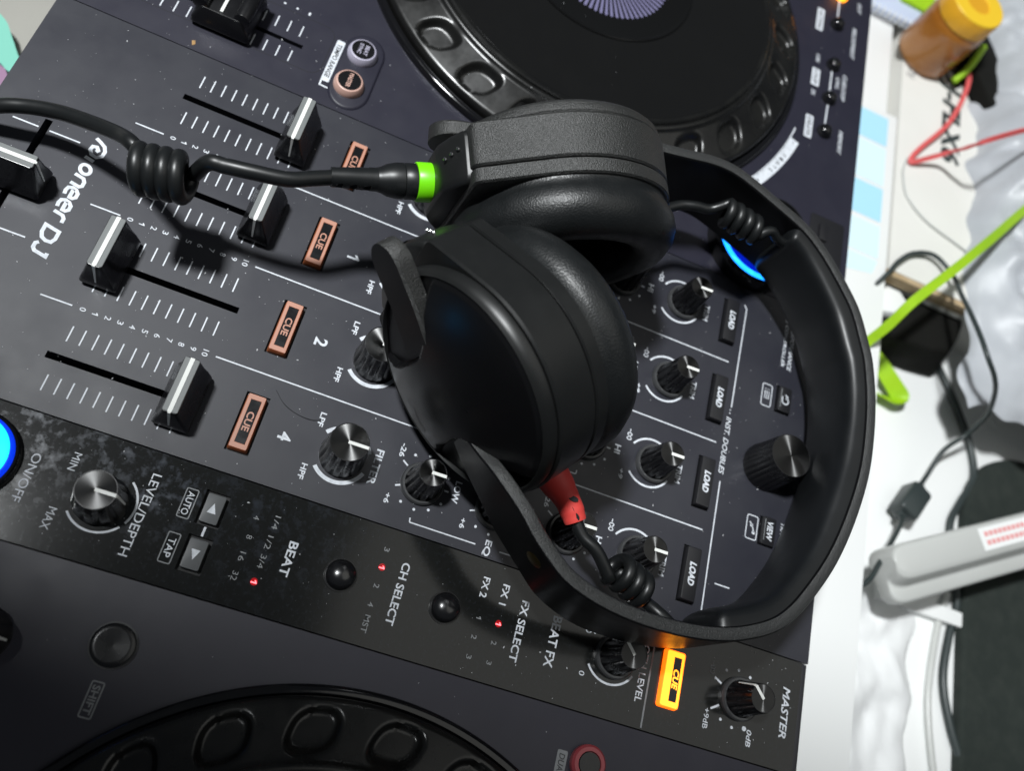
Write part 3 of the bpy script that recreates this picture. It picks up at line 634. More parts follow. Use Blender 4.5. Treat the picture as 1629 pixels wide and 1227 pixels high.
def build_cup(T, sgn, tabs, mt):
    H = hull(42.0, 41.5, 27.8, sgn); H1 = hull(41.3, 40.9, 27.2, sgn); n = len(H)
    b = sweep_sections([(scaleP(H1, .96), -5.2), (H1, -5.2), (H, -6.0), (H, -20.6), (H1, -21.3), (scaleP(H1, .96), -21.3)], T)
    cup = hb(b, 'ear_cup', mt, angle=30)
    sg = sgn
    b = sweep_sections([(scaleP(H1, .975), -21.8), (H1, -21.8), (H, -22.3), (H, -26.8), (H1, -27.4), (scaleP(H1, .93), -27.6)], T); hb(b, 'inner_band', mt, cup, angle=30)
    b = MB(); b.lathe([(36, -6), (40.6, -5.1), (41.2, -4.3), (40.9, -1.6), (39.9, -.5), (39.3, .15), (38.9, -.3), (38.8, -2)], 120, T); hb(b, 'outer_rim', mt, cup, angle=42)
    V_ = []; NT, NR = 300, 62
    up = [(-31, 27), (-27.6, 18.8), (-22.4, 10.5), (-17.2, 4), (-15.3, -2.5), (-16.6, -8), (-17.8, -13), (-19.4, -18.8), (-21.5, -23), (-26, -26), (-60, -40), (-60, 60)]
    lo = [(10, -30), (11.6, -22), (12.4, -14), (14.3, -9), (18.2, -6), (24, -3), (32, 1.2), (38, 6), (60, 12), (60, -60), (16, -60), (10.5, -34)]
    if sgn > 0: up, lo = [(-x, y + 6) for x, y in up], [(-x, y + 6) for x, y in lo]
    def sd(px, py, P):
        ins = False; dm = 1e9
        for (x1, y1), (x2, y2) in zip(P, P[1:] + P[:1]):
            if (y1 > py) != (y2 > py) and px < (x2 - x1) * (py - y1) / (y2 - y1) + x1: ins = not ins
            t_ = max(0, min(1, ((px - x1) * (x2 - x1) + (py - y1) * (y2 - y1)) / ((x2 - x1) ** 2 + (y2 - y1) ** 2))); dm = min(dm, math.hypot(px - x1 - t_ * (x2 - x1), py - y1 - t_ * (y2 - y1)))
        return dm if ins else -dm
    for j in range(NR + 1):
        r_ = 38.7 * (1 - j / NR) + .02; row = []
        for i in range(NT):
            a_ = 2 * math.pi * i / NT; x, y = r_ * math.cos(a_), r_ * math.sin(a_)
            z_ = 5.6 * (1 - (r_ / 38.7) ** 2.2) + .2
            if r_ > 38: z_ -= .5
            dd = max(sd(x, y, up), sd(x, y, lo)); k_ = max(0, min(1, (dd + .55) / 1.1)); k_ = k_ * k_ * (3 - 2 * k_)
            row.append(T @ Vector((x, y, z_ * (1 - k_) + (-1.4) * k_)))
        V_.append(row)
    b = MB(); b.rings(V_); hb(b, 'glossy_cover', 'lens', cup, angle=50)
    b = MB(); b.lathe([(40.5, -27.2), (40.2, -29), (41.6, -31), (42.9, -34.5), (43.0, -38), (41.6, -42), (38.6, -45.3), (34.4, -47), (30, -46.8), (26.6, -44.5), (24.8, -41), (24.4, -34), (24.6, -28)], 128, T); hb(b, 'ear_pad', 'leather', angle=70)
    b = MB(); b.lathe([(25, -33), (.02, -33)], 64, T); hb(b, 'driver_cloth', 'hp_smooth', cup)
    # nose block under the cup that takes the cable
    b = MB(); b.rings([[T @ Vector((sgn * u, y, -15.5 + x)) for x, y in rrect(-hz, hz, -hv, hv, 3.2, 4)] for u, hv, hz in ((38, 24.5, 10), (42.5, 23, 10), (45.5, 19, 9.6), (48.4, 13.5, 9.0), (49.3, 10.5, 8.0))]); hb(b, 'socket_block', 'hp_smooth', cup, bevel=.3)
    # three steel balls of the hinge catch
    for k in range(3): 
        b = MB(); b.lathe([(.02, -.75), (.5, -.55), (.75, 0), (.5, .55), (.02, .75)], 14, T @ Matrix.Translation((sgn * (44.6 + 1.7 * k), 21.3 - 2.4 * k, -12.6 - .9 * k))); hb(b, 'catch_ball', 'chrome', cup)
    return cup
cupA = build_cup(TA, 1, None, 'hp_tex'); cupB = build_cup(TB, -1, None, 'hp_smooth')
# mark printed on the glossy cover
for pts in ([(-9.5, -29.0), (-7.6, -30.0)], [(-6.0, -27.2), (-1.5, -31.8), (1.2, -31.2)], [(-3.6, -29.6), (-.2, -33.0)], [(2.0, -31.0), (2.6, -33.8)]):
    b = MB(); stroke(b, pts, .55); b.v = [TB @ Vector((p.x, p.y, 5.6 * (1 - (math.hypot(p.x, p.y) / 38.7) ** 2.2) + .5)) for p in b.v]; hb(b, 'printed_mark', 'skirt', cupB, smooth=False)
# yoke strips across the covers: the rounded tab past the cup and the arm that leads into the band
def strip(T, pts, hw, th, name, parent, mats, round0=True, tip=None):
    P = catmull([Vector(p) for p in pts], 8); R = []
    n = len(P); ext = []
    if round0:
        d = (P[0] - P[1]).normalized()
        for k in range(6, 0, -1): 
            s_ = k / 6; ext.append((P[0] + d * hw * math.sin(s_ * math.pi / 2) * 1.0, max(.12, math.cos(s_ * math.pi / 2))))
    Q = ext + [(p, 1) for p in P]
    for i, (p, k) in enumerate(Q):
        a = Q[max(i - 1, 0)][0]; c = Q[min(i + 1, len(Q) - 1)][0]; t = (c - a).normalized(); nz_ = Vector((0, 0, 1)); s_ = nz_.cross(t).normalized(); nn = t.cross(s_).normalized()
        if nn.z < 0: nn = -nn
        h = hw * k
        R.append([T @ (p + s_ * x + nn * z) for x, z in ((-h, .3), (-h + .3 * k, 0), (h - .3 * k, 0), (h, .3), (h, th - .9), (h - .9 * k, th), (-h + .9 * k, th), (-h, th - .9))])
    b = MB(); b.rings(R); b.mi = [1 if (k % 8) == 5 and k < 8 * (len(R) - 1) else 0 for k in range(len(b.f))]
    o = hb(b, name, mats, parent, angle=35); return o
strip(TB, [(-43, 16.4, .2), (-36, 12, -.4), (-29, 8, -.8), (-22, 3.2, -1.2), (-17.5, 0, -1.6)], 7.4, 6.2, 'yoke_tab', hp, ['hp_tex', 'arm'])
strip(TA, [(38.5, -2.0, .2), (34, -1.5, -.4), (29, -1, -.8), (22, -.5, -1.2), (17.5, 0, -1.6)], 9.5, 5.8, 'yoke_tab', hp, ['hp_tex', 'arm'])

PATH = [(52.6, 89.3), (59.1, 94.9), (66.8, 101.4), (75.4, 111), (81, 117), (86, 123.5), (90.6, 131), (93.4, 140.7), (94.7, 151), (94.9, 162), (94, 174.4), (92, 186.4), (88.4, 198.6), (82.3, 211), (75.6, 219), (65.6, 226.5), (49.6, 235.8), (31, 243), (11, 248), (-6, 249.4), (-23, 248.8), (-39, 246), (-48, 242.6), (-60.5, 236.4), (-70, 228), (-79.8, 217), (-86, 207), (-89, 197.3), (-91.3, 187.2), (-93.6, 176.7), (-94.9, 165.8), (-93.3, 155), (-88.8, 142), (-84.8, 130), (-82.4, 118), (-78.4, 108.4), (-73.5, 101)]
def zr(x, y, s):
    zt = 64 - (y - 90) * 24 / 170
    K = [(95, 41), (108, 34), (120, 34.5), (130, 30), (150, 21), (175, 17), (200, 13.5), (230, 8), (252, 4.5)]
    for (a, za), (c, zc) in zip(K, K[1:]):
        if y <= c: return (za + (zc - za) * max(0, (y - a)) / (c - a), zt)
    return (4.5, zt)
ZL = [zr(x, y, 0) for x, y in PATH]
ZL[0] = (37.5, 48.5); ZL[1] = (36.5, 53.0); ZL[2] = (37.5, 59.5); ZL[-1] = (41.0, 52.0); ZL[-2] = (39.0, 57.0); ZL[-3] = (36.0, 60.0)
sm = catmull([Vector((x, y, 0)) for x, y in PATH], 6); zz = catmull([Vector((a, c, 0)) for a, c in ZL], 6)
R = []
for i, p in enumerate(sm):
    t = (sm[min(i + 1, len(sm) - 1)] - sm[max(i - 1, 0)]).normalized(); nrm = Vector((-t.y, t.x, 0))   # inward
    if nrm.dot(Vector((0, 150, 0)) - p) < 0: nrm = -nrm
    zb, zt = zz[i].x, zz[i].y
    R.append((p, nrm, zb, zt))
b = MB()
b.rings([[p - n_ * 2.5 + Vector((0, 0, zb)), p - n_ * 2.5 + Vector((0, 0, zt - 1.0)), p - n_ * 2.0 + Vector((0, 0, zt - .3)), p - n_ * 1.2 + Vector((0, 0, zt)), p + n_ * 1.2 + Vector((0, 0, zt)), p + n_ * 2.0 + Vector((0, 0, zt - .3)), p + n_ * 2.5 + Vector((0, 0, zt - 1.0)), p + n_ * 2.5 + Vector((0, 0, zb))] for p, n_, zb, zt in R])
hbnd = hb(b, 'headband', ['arm', 'hp_top'], angle=30)
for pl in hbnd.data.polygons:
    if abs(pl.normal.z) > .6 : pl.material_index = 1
# rivet on the outside of the band
pr = Vector((86.2, 121.6, 49.5)); dr = Vector((.79, -.61, 0)).normalized()
Tr = Matrix.Translation(pr + dr * 0) @ dr.to_track_quat('Z', 'Y').to_matrix().to_4x4()
b = MB(); b.lathe([(3.3, -1), (3.3, 1.2), (2.9, 1.5), (.02, 1.5)], 32, Tr); hb(b, 'rivet', 'gold', hbnd)
# cushion inside the band
i0 = min(range(len(sm)), key=lambda i: (sm[i] - Vector((90.8, 190, 0))).length); i1 = min(range(len(sm)), key=lambda i: (sm[i] - Vector((-88.5, 201, 0))).length)
secs = []; N_ = i1 - i0
for k in range(N_ * 2 + 1):
    i = i0 + k // 2; p, n_, zb, zt = R[i]
    if k % 2 and i + 1 < len(R): q = R[i + 1]; p = (p + q[0]) / 2; n_ = (n_ + q[1]).normalized(); zb = (zb + q[2]) / 2; zt = (zt + q[3]) / 2
    s_ = k / (N_ * 2); e = min(s_, 1 - s_) * 2 * N_ * 2.8 / 14; f_ = math.sqrt(max(0.02, 1 - (1 - min(1, e)) ** 2))
    th = (7.0 + .9 * math.sin(s_ * math.pi) + .5 * math.sin(s_ * 19)) * f_; zc = (zb + zt) / 2 + .5; hh = ((zt - zb) / 2 - 1.6) * (.62 + .38 * f_)
    ring_ = []
    for j in range(22):
        a = math.pi * j / 21; c_ = math.cos(a); sn = math.sin(a)
        d = th * (sn ** .5) * (1 - .10 * c_)
        ring_.append(p + n_ * (2.4 + d) + Vector((0, 0, zc - hh * (abs(c_) ** .8) * (1 if c_ > 0 else -1))))
    ring_.append(p + n_ * 2.3 + Vector((0, 0, zc + hh * .9))); ring_.append(p + n_ * 2.3 + Vector((0, 0, zc - hh * .9)))
    secs.append(ring_)
b = MB(); b.rings(secs); hb(b, 'headband_cushion', 'cushion', angle=60)

# cable with its plug: green ring, bulb, slotted strain relief, coil
uA = Vector((.38917, -.92116, 0)); base = Vector((-66.43, 89.16, 51.17)) - Vector(aA) * 16
def along(L_, prof, name, m, parent=None, n=40, angle=45):
    T = Matrix.Translation(base) @ uA.to_track_quat('Z', 'Y').to_matrix().to_4x4(); b = MB(); b.lathe(prof, n, T); return hb(b, name, m, parent, angle=angle)
along(0, [(7.3, 44), (7.3, 48.2), (6.9, 48.6), (6, 48.6)], 'socket_collar', 'hp_smooth')
along(0, [(6.2, 48.4), (7.1, 48.6), (7.1, 54.4), (6.8, 54.8), (6.2, 54.8)], 'green_ring', 'green')
plug = along(0, [(6.0, 54.6), (6.5, 55), (6.5, 58.6), (6.2, 58.9), (6.2, 59.2), (6.5, 59.5), (6.4, 62), (5.7, 65.2), (4.6, 67.4), (4.3, 68.6)], 'plug_sleeve', 'cable')
T = Matrix.Translation(base) @ uA.to_track_quat('Z', 'Y').to_matrix().to_4x4()
prof = [(4.2, 68.4)]
for k in range(3): z0 = 70.0 + 4.9 * k; r_ = 4.15 - .25 * k; prof += [(r_, z0), (r_, z0 + 1.2), (r_ - 1.5, z0 + 1.5), (r_ - 1.5, z0 + 3.3), (r_ - .1, z0 + 3.6)]
prof += [(3.5, 84.6), (2.9, 84.9)]
# slotted sleeve: grooves only on parts of the turn
b = MB(); V_ = []
for (r, z) in prof:
    ring_ = []
    for i in range(48):
        a = 2 * math.pi * i / 48; slot = max(0, math.cos(2 * a + .4)) > .45
        base_r = 4.2 - (z - 68) * .045
        rr = r if slot else base_r
        ring_.append(T @ Vector((rr * math.cos(a), rr * math.sin(a), z)))
    V_.append(ring_)
b.rings(V_); hb(b, 'strain_relief', 'cable', plug, angle=40)
def helix(p0, p1, Rr, turns, lead_a=0, n=24):
    p0, p1 = Vector(p0), Vector(p1); d = (p1 - p0).normalized(); u = Vector((0, 0, 1)).cross(d).normalized(); v = d.cross(u)
    return [p0 + (p1 - p0) * (k / (turns * n)) + Rr * (math.cos(lead_a + 2 * math.pi * k / n) * u + math.sin(lead_a + 2 * math.pi * k / n) * v) for k in range(int(turns * n) + 1)]
endp = base + uA * 83
hx = helix((-1.4, -26.0, 41.5), (1.0, -42.6, 39.5), 6.6, 4.0, lead_a=math.pi * 1.1)
path = [endp, Vector((-14.5, 11.5, 50)), Vector((-10.2, 4.5, 50.6)), Vector((-7.6, -6.9, 50.6)), Vector((-6.6, -15.5, 49.5)), Vector((-6.2, -21.0, 48))]
path = catmull(path + [hx[2]], 6)[:-1] + hx[2:] + catmull([hx[-1], Vector((-7.7, -47.7, 39)), Vector((-12.3, -54.3, 33.5)), Vector((-16.4, -65.2, 27)), Vector((-19.3, -78.1, 21)), Vector((-19.3, -89.5, 17)), Vector((-16.9, -99.6, 14)), Vector((-14, -112, 6)), Vector((-12, -126, -20)), Vector((-10, -140, -60)), Vector((-10, -160, -84))], 8)[1:]
b = MB(); b.tube(path, 2.75, 18); hb(b, 'main_cable', 'cable', angle=70)
# short coiled leads between the cups and the band
hx = helix((-80.5, 168.5, 43.5), (-79.0, 184.5, 42.0), 4.6, 3.5, lead_a=.4)
path = catmull([Vector((-61, 124, 41)), Vector((-66, 137, 40)), Vector((-76, 148.5, 40)), Vector((-78.5, 156, 41.5)), Vector((-80, 163, 42)), hx[2]], 6)[:-1] + hx[2:] + catmull([hx[-1], Vector((-80.4, 190.5, 44)), Vector((-80.6, 196, 41)), Vector((-82, 203, 38)), Vector((-85, 210, 34))], 6)[1:]
b = MB(); b.tube(path, 2.1, 14); hb(b, 'coiled_lead', 'cable', angle=70)
b = MB(); T = Matrix.Translation((-60.2, 122, 41.5)) @ Vector((-.1, 1, -.2)).to_track_quat('Z', 'Y').to_matrix().to_4x4(); b.lathe([(3.6, -9), (3.6, -2), (2.9, 2), (2.6, 6), (2.2, 8)], 28, T); hb(b, 'lead_sleeve', 'cable')
hx = helix((73.5, 158.5, 24), (78.0, 174.0, 20), 4.9, 3.4, lead_a=2.2)
path = catmull([Vector((62.2, 139.2, 27)), Vector((67.5, 144.0, 26.5)), Vector((71.0, 150.0, 27)), hx[3]], 6)[:-1] + hx[3:] + catmull([hx[-1], Vector((84, 180, 22)), Vector((88, 188, 22))], 6)[1:]
b = MB(); b.tube(path, 2.45, 16); hb(b, 'coiled_lead', 'cable', angle=70)
rp = [Vector(p) for p in ((45.5, 118, 33), (48.3, 122.4, 31.5), (51.3, 126.8, 30.2), (54.2, 131.2, 29), (57.2, 134.9, 28), (60.2, 137.6, 27.4), (63.2, 139.9, 26.8))]
b = MB(); b.tube(catmull(rp, 5), [6.3] * 6 + [6.4] * 5 + [6.2, 6.1, 6, 5.8, 5.6] + [5.3, 5.1, 5, 4.8, 4.7] + [4.6] * 5 + [4.4, 4.3, 4.2, 4.2, 4.0], 24); rs = hb(b, 'red_strain_relief', 'redrub', angle=60)
for (q, d) in (((57.4, 135.2, 32.9), (.1, 0, 1)), ((60.8, 135.6, 31.2), (.55, -.45, .7)), ((62.6, 138.0, 31.0), (.5, -.3, .8))):
    b = MB(); T = Matrix.Translation(q) @ Vector(d).to_track_quat('Z', 'Y').to_matrix().to_4x4() @ Matrix.Diagonal((1.5, .8, 1, 1)); b.lathe([(1.25, -.8), (1.25, .14), (.02, .14)], 20, T); hb(b, 'slot_opening', 'cavity', rs)

# ================================================================== THINGS BEHIND AND UNDER
M['paper'] = mat('white_paper', (0.86, 0.87, 0.86), 0.6)
M['skyblue'] = mat('sky_blue_print', (0.42, 0.74, 0.92), 0.6); M['paleblue'] = mat('pale_blue_print', (0.68, 0.86, 0.93), 0.6)
M['carton'] = mat('carton_white', (0.74, 0.73, 0.69), 0.55, cvar=(12, (0.70, 0.69, 0.65))); M['kraft'] = mat('corrugated_edge', (0.42, 0.30, 0.17), 0.8, cvar=(90, (0.55, 0.43, 0.28)))
M['blackprint'] = mat('black_print', (0.03, 0.04, 0.04), 0.6)
M['sheet'] = mat('bed_sheet', (0.33, 0.32, 0.29), 0.9, cvar=(7, (0.28, 0.27, 0.25)))
M['floorw'] = mat('white_table', (0.88, 0.89, 0.88), 0.45)
M['jar'] = mat('amber_plastic', (0.30, 0.105, 0.014), 0.26, cvar=(25, (0.38, 0.16, 0.03)), rvar=(60, .08), coat=.3); M['yellow'] = mat('yellow_plastic', (0.86, 0.56, 0.03), 0.4); M['yellowside'] = mat('orange_yellow_plastic', (0.72, 0.36, 0.02), 0.4)
M['redcord'] = mat('red_cord', (0.66, 0.10, 0.10), 0.6); M['lime'] = mat('lime_strap', (0.36, 0.62, 0.01), 0.55, cvar=(60, (0.30, 0.55, 0.01))); M['bag'] = mat('plastic_bag', (0.47, 0.49, 0.52), 0.42, cvar=(22, (0.38, 0.40, 0.43)), sheen=.2)
M['fabric'] = mat('dark_fabric', (0.014, 0.020, 0.017), 0.95, bump=('noise', 900, .5, .4), cvar=(120, (0.022, 0.028, 0.024))); M['silver'] = mat('silver_plastic', (0.56, 0.57, 0.55), 0.3, cvar=(9, (0.47, 0.48, 0.46))); M['blackcloth'] = mat('black_bag', (0.006, 0.006, 0.005), 0.85, spec=.2, rvar=(40, .1))
M['thincable'] = mat('black_wire', (0.03, 0.04, 0.04), 0.4); M['notebook'] = mat('notebook_blue', (0.55, 0.62, 0.78), 0.6); M['stickerred'] = mat('faded_red_print', (0.8, 0.35, 0.35), 0.6)
M['teal'] = mat('teal_print', (0.20, 0.52, 0.42), 0.9); M['mauve'] = mat('mauve_print', (0.30, 0.18, 0.28), 0.9); M['beige'] = mat('beige_floor', (0.78, 0.75, 0.70), 0.7)

def top(b, name, m, label, cat, base, **k):
    base = Vector(base); b.v = [p - base for p in b.v]
    o = b.build(name, m, None, loc=base, **k); return tag(o, label, cat)
def sub(b, name, m, parent, base, **k):
    base = Vector(base); b.v = [p - base for p in b.v]; return b.build(name, m, parent, **k)
# table under everything and floor beyond
b = MB(); b.box(-900, 1200, -114, 324, -90, -62.5); tb = b.build('table_top', 'floorw', None, bevel=2, kind='structure')
b = MB(); b.box(-1500, 2000, -1600, 2200, -420, -400); b.build('floor', 'beige', None, kind='structure')
# paper leaflet under the controller's back edge
b = MB(); b.box(-303, 190, 150, 329.6, -62, -59.6); pp = top(b, 'paper_board', 'paper', 'white board with pale and sky blue squares, under the back edge of the controller', 'board', (-60, 240, -62), bevel=.3)
yy = [(-298, 'skyblue'), (-272, 'paleblue'), (-238.5, 'skyblue'), (-209, 'paleblue'), (-183, 'paleblue')]
for k, (x, m) in enumerate(yy):
    b = MB(); b.add([(x, 280, 0), (x + (24, 31, 26, 24, 18)[k], 280, 0), (x + (24, 31, 26, 24, 10)[k], 323 - (k == 4) * 3, 0), (x, 323, 0)], [(0, 1, 2, 3)]); b.v = [p - Vector((-60, 240, -62)) + Vector((0, 0, -59.45)) for p in b.v]; b.build('printed_square', m, pp, smooth=False)
# carton with the controller's name on its lid
CB = (-330, 400, -140)
b = MB(); b.box(-620, -182.5, 332, 700, -150, -60.2); ct = top(b, 'carton', 'carton', 'off-white cardboard carton printed with large black letters, behind the controller', 'carton', CB, bevel=.8)
b = MB(); b.box(-182.3, -178.6, 331, 395, -64.5, -60.6); b.box(-182.3, -179.4, 331, 395, -69.2, -65.6); sub(b, 'carton_edge', 'kraft', ct, CB)
for s_, x, y, w_, h_, bo in (('DDJ-FLX6', -341, 371.5, 108, 20, .035), ('Pioneer Dj', -375, 338.5, 60, 8, .0)):
    vs, fs = text_verts(s_, w_, h_, bo, .18); b = MB(); b.add(vs, fs, Matrix.Translation((x, y, -60.0))); sub(b, 'printed_word', 'blackprint' if s_[0] == 'D' else 'print_dim', ct, CB, smooth=False)
# jar
JC = (-371, 346, -60)
b = MB(); b.lathe([(17.5, .2), (20, 1.2), (21, 4), (21, 32), (20.5, 36), (18.6, 38.5), (18.4, 41)], 72, Matrix.Translation(JC)); jr = top(b, 'jar', 'jar', 'amber brown plastic jar with a yellow screw cap, on the carton', 'jar', JC, angle=50)
b = MB(); b.lathe([(20.0, 38.5), (20.2, 39.5), (20.2, 49.5), (19.4, 50.6)], 72, Matrix.Translation(JC), flute=(60, .3, (1, 2))); cp = sub(b, 'screw_cap', 'yellowside', jr, JC)
b = MB(); b.lathe([(19.8, 50.4), (19.2, 51.2), (9.2, 51.2), (8.8, 50.5), (.02, 50.5)], 72, Matrix.Translation(JC)); sub(b, 'cap_top', 'yellow', cp, JC)
# notebook and green folder
b = MB(); b.box(-500, -389, 296, 350, -59.9, -55, Matrix.Identity(4)); nb = top(b, 'notebook', 'notebook', 'spiral notebook with a pale blue cover lying behind the amber jar', 'notebook', (-410, 320, -60), bevel=.5)
r0 = None
for k in range(12):
    b = MB(); b.tube([Vector((-389 + 2.4 * math.cos(a), 300 + 4.4 * k, -56.8 + 3.4 * math.sin(a))) for a in [2 * math.pi * j / 14 for j in range(15)]], .5, 8); sub(b, 'wire_ring', 'white', nb, (-410, 320, -60))
b = MB(); b.box(-520, -405, 321, 348.5, -54.9, -52); top(b, 'green_folder', 'lime', 'bright green folder on the notebook behind the jar', 'folder', (-430, 370, -54), bevel=.5)
# small black box with lime pull tab beside jar
b = MB(); b.box(-30, 30, -14, 14, 0, 14, Matrix.Translation((-372, 392, -60)) @ Matrix.Rotation(.5, 4, 'Z')); bx = top(b, 'black_case', 'blackcloth', 'small black case with a lime tag between jar and plastic bag', 'case', (-372, 392, -60), bevel=2)
b = MB(); b.tube(catmull([(-386, 384, -44), (-372, 378, -44), (-362, 374, -48), (-354, 369, -54)], 6), 2.4, 10); sub(b, 'lime_tag', 'lime', bx, (-372, 392, -60))
def cord(name, m, pts, r, label, cat, flat=None, n=12, parent=None, base=None):
    P = catmull(pts, 8); b = MB()
    if flat:
        R_ = []
        for i, p in enumerate(P):
            t = (P[min(i + 1, len(P) - 1)] - P[max(i - 1, 0)]).normalized(); s_ = Vector((0, 0, 1)).cross(t).normalized(); u = t.cross(s_)
            tw = flat[2] * i / len(P) if len(flat) > 2 else 0; s2 = math.cos(tw) * s_ + math.sin(tw) * u; u2 = -math.sin(tw) * s_ + math.cos(tw) * u
            R_.append([p + s2 * a + u2 * c for a, c in ((-flat[0], -flat[1]), (flat[0], -flat[1]), (flat[0], flat[1]), (-flat[0], flat[1]))])
        b.rings(R_)
    else: b.tube(P, r, n)
    if parent: return sub(b, name, m, parent, base, angle=60)
    return top(b, name, m, label, cat, pts[0], angle=60)
cord('red_cord', 'redcord', [(-392, 384, -48), (-376.8, 379.5, -50), (-350.8, 378.3, -52), (-315.6, 367.4, -55), (-284.5, 347.6, -57), (-272.9, 341.3, -57.5), (-270.2, 342.6, -57.3), (-277.4, 357.3, -48), (-271.2, 360.1, -30), (-268.4, 363.3, -16), (-281.9, 383.1, -10), (-300, 410, -6), (-330, 450, -6)], 0, 'flat red cord folded in a sharp bend over the carton lettering', 'cord', flat=(1.5, .7, 1.2))
cord('thin_grey_wire', 'silver', [(-273, 339, -58.8), (-264, 337, -59), (-256, 337, -59), (-242, 341, -59), (-230, 356, -59), (-223, 379, -59), (-219, 392, -59), (-216, 402, -64), (-214, 412, -90), (-212, 420, -150), (-210, 424, -399)], .7, 'thin grey wire curving across the carton lid', 'wire')
cord('lime_strap', 'lime', [(-122, 318, -58), (-130, 322, -44), (-144, 329, -33), (-176, 354, -30), (-210, 380, -30), (-242, 404, -32), (-300, 450, -38), (-380, 510, -59)], 0, 'lime green strap stretched diagonally above the carton corner', 'strap', flat=(2.8, .5, .6))
cord('lime_ribbon_end', 'lime', [(-147.5, 345, -93), (-143.5, 351.6, -94), (-140.3, 357.3, -95), (-134.0, 365.3, -96), (-128.4, 373.9, -98), (-125.2, 377.4, -99), (-121.8, 372.3, -100), (-122.2, 365.4, -101), (-123.5, 352.2, -101), (-126, 340, -101)], 0, 'short folded lime ribbon end lying on the white stool', 'ribbon', flat=(5.5, .6, 1.2))
UC = (-56, 386, -104)
uc = thing('usb_cable', UC, 'black cable looping over the carton corner, with a square ferrite block on it', 'cable')
cord('wire', 'thincable', [(-163, 318, -66), (-166, 323, -61), (-176.7, 329.4, -56), (-187.3, 335.6, -56), (-198.5, 346.6, -56.5), (-202.1, 360.6, -55), (-191.1, 371.6, -52), (-171.8, 371.6, -44), (-154.4, 371.2, -36), (-137.3, 372.4, -30), (-123.5, 375.9, -28), (-117.9, 386.4, -34), (-117.1, 398.9, -46), (-113.3, 408.5, -60), (-111, 413, -72), (-106.5, 413.6, -83), (-94.5, 403.7, -90), (-77, 397.5, -96), (-66, 391, -96)], 1.45, '', '', parent=uc, base=UC)
cord('wire', 'thincable', [(-47, 380.5, -95.5), (-36.3, 374.0, -88), (-17.3, 359.4, -78), (-2.9, 348.3, -71), (9.3, 339.5, -66.5), (16, 333, -66), (22, 327, -67)], 1.45, '', '', parent=uc, base=UC)
d = Vector((20, -11, 0)).normalized(); FT = Matrix.Translation((-56, 386, -95.5)) @ d.to_track_quat('Z', 'Y').to_matrix().to_4x4()
b = MB(); b.rings([[FT @ Vector((x, y, z)) for x, y in rrect(-k, k, -k, k, k * .35, 4)] for z, k in ((-15, 2.2), (-11.5, 2.8), (-10.5, 6.4), (-9, 7), (9, 7), (10.5, 6.4), (11.5, 2.8), (15, 2.2))])
sub(b, 'ferrite_block', 'thincable', uc, UC)
cord('power_wire', 'thincable', [(-190, 398, -112), (-170, 404, -104), (-156, 414.8, -104), (-137, 426.6, -104), (-114, 437.3, -104), (-92.8, 440.3, -104), (-72.2, 430.1, -104), (-55.5, 423.5, -104), (-30.7, 426.3, -104), (-8.7, 430.2, -104), (11.4, 425.5, -104), (37.5, 422.1, -104), (60.4, 427.3, -104), (83.5, 437.5, -104), (120, 455, -104), (200, 470, -104)], 2.3, 'thick black wire that crosses under the loop and the silver bar', 'wire')
cord('grey_wire', 'silver', [(-12, 424, -104.5), (2, 419, -104.6), (33, 414, -104.6), (57, 413, -104.6), (88, 418, -104.6), (140, 430, -104.6), (220, 440, -104.6)], 1.9, 'grey wire lying beside the black one under the silver bar', 'wire')
# rounded white seat
b = MB(); P = rrect(-190, 700, 340, 505, 60, 10); b.prism(P, -125, -107, poly1=P); top(b, 'white_stool', 'floorw', 'smooth white rounded stool top behind the controller under the wires', 'seat', (250, 420, -125), bevel=5)
b = MB(); b.box(-3, 6, 372, 432, -106.6, -101); top(b, 'white_lath', 'paper', 'narrow white lath lying across the stool beside the silver bar', 'lath', (0, 400, -107), bevel=1)
# crumpled white plastic sheet between the board and the wires
def crumple(x0, x1, y0, y1, z, amp, sc_, nx, ny, edge=8, seed=0, dome=0):
    V_ = []
    for i in range(nx + 1):
        for j in range(ny + 1):
            x = x0 + (x1 - x0) * i / nx; y = y0 + (y1 - y0) * j / ny
            p = Vector((x / sc_ + seed, y / sc_, seed)); h = abs(noise.noise(p)) * 1.6 + .5 * abs(noise.noise(p * 2.3 + Vector((3, 1, 0)))) + .22 * abs(noise.noise(p * 5))
            ex = edge * noise.noise(Vector((y / 22, seed, 2))) ; ey = edge * noise.noise(Vector((x / 22, seed, 5)))
            s_ = math.sin(math.pi * i / nx) * math.sin(math.pi * j / ny)
            V_.append((x + ex * (1 if i in (0, nx) else .5), y + ey * (1 if j in (0, ny) else .5), z + min(1, s_ * 8) * (amp * h * (.35 + .65 * min(1, s_ * 3))) + dome * min(1, s_ * 1.8) ** .6 - (2 if s_ < .001 else 0)))
    F = [(i * (ny + 1) + j, (i + 1) * (ny + 1) + j, (i + 1) * (ny + 1) + j + 1, i * (ny + 1) + j + 1) for i in range(nx) for j in range(ny)]
    b = MB(); b.add(V_, F); return b
M['tissue'] = mat('white_tissue', (0.80, 0.81, 0.81), 0.6)
b = crumple(-5, 260, 336, 402, -106, 9, 34, 60, 24, seed=3); top(b, 'crumpled_paper', 'tissue', 'crumpled white wrapping paper on the stool below the silver bar', 'wrapping paper', (100, 370, -106), angle=180)
b = crumple(-640, -118, 392, 640, -59.5, 24, 30, 150, 90, edge=12, seed=1.5, dome=30); top(b, 'plastic_bag', 'bag', 'large crumpled milky plastic bag on the far side of the carton', 'plastic bag', (-350, 500, -60), angle=180)
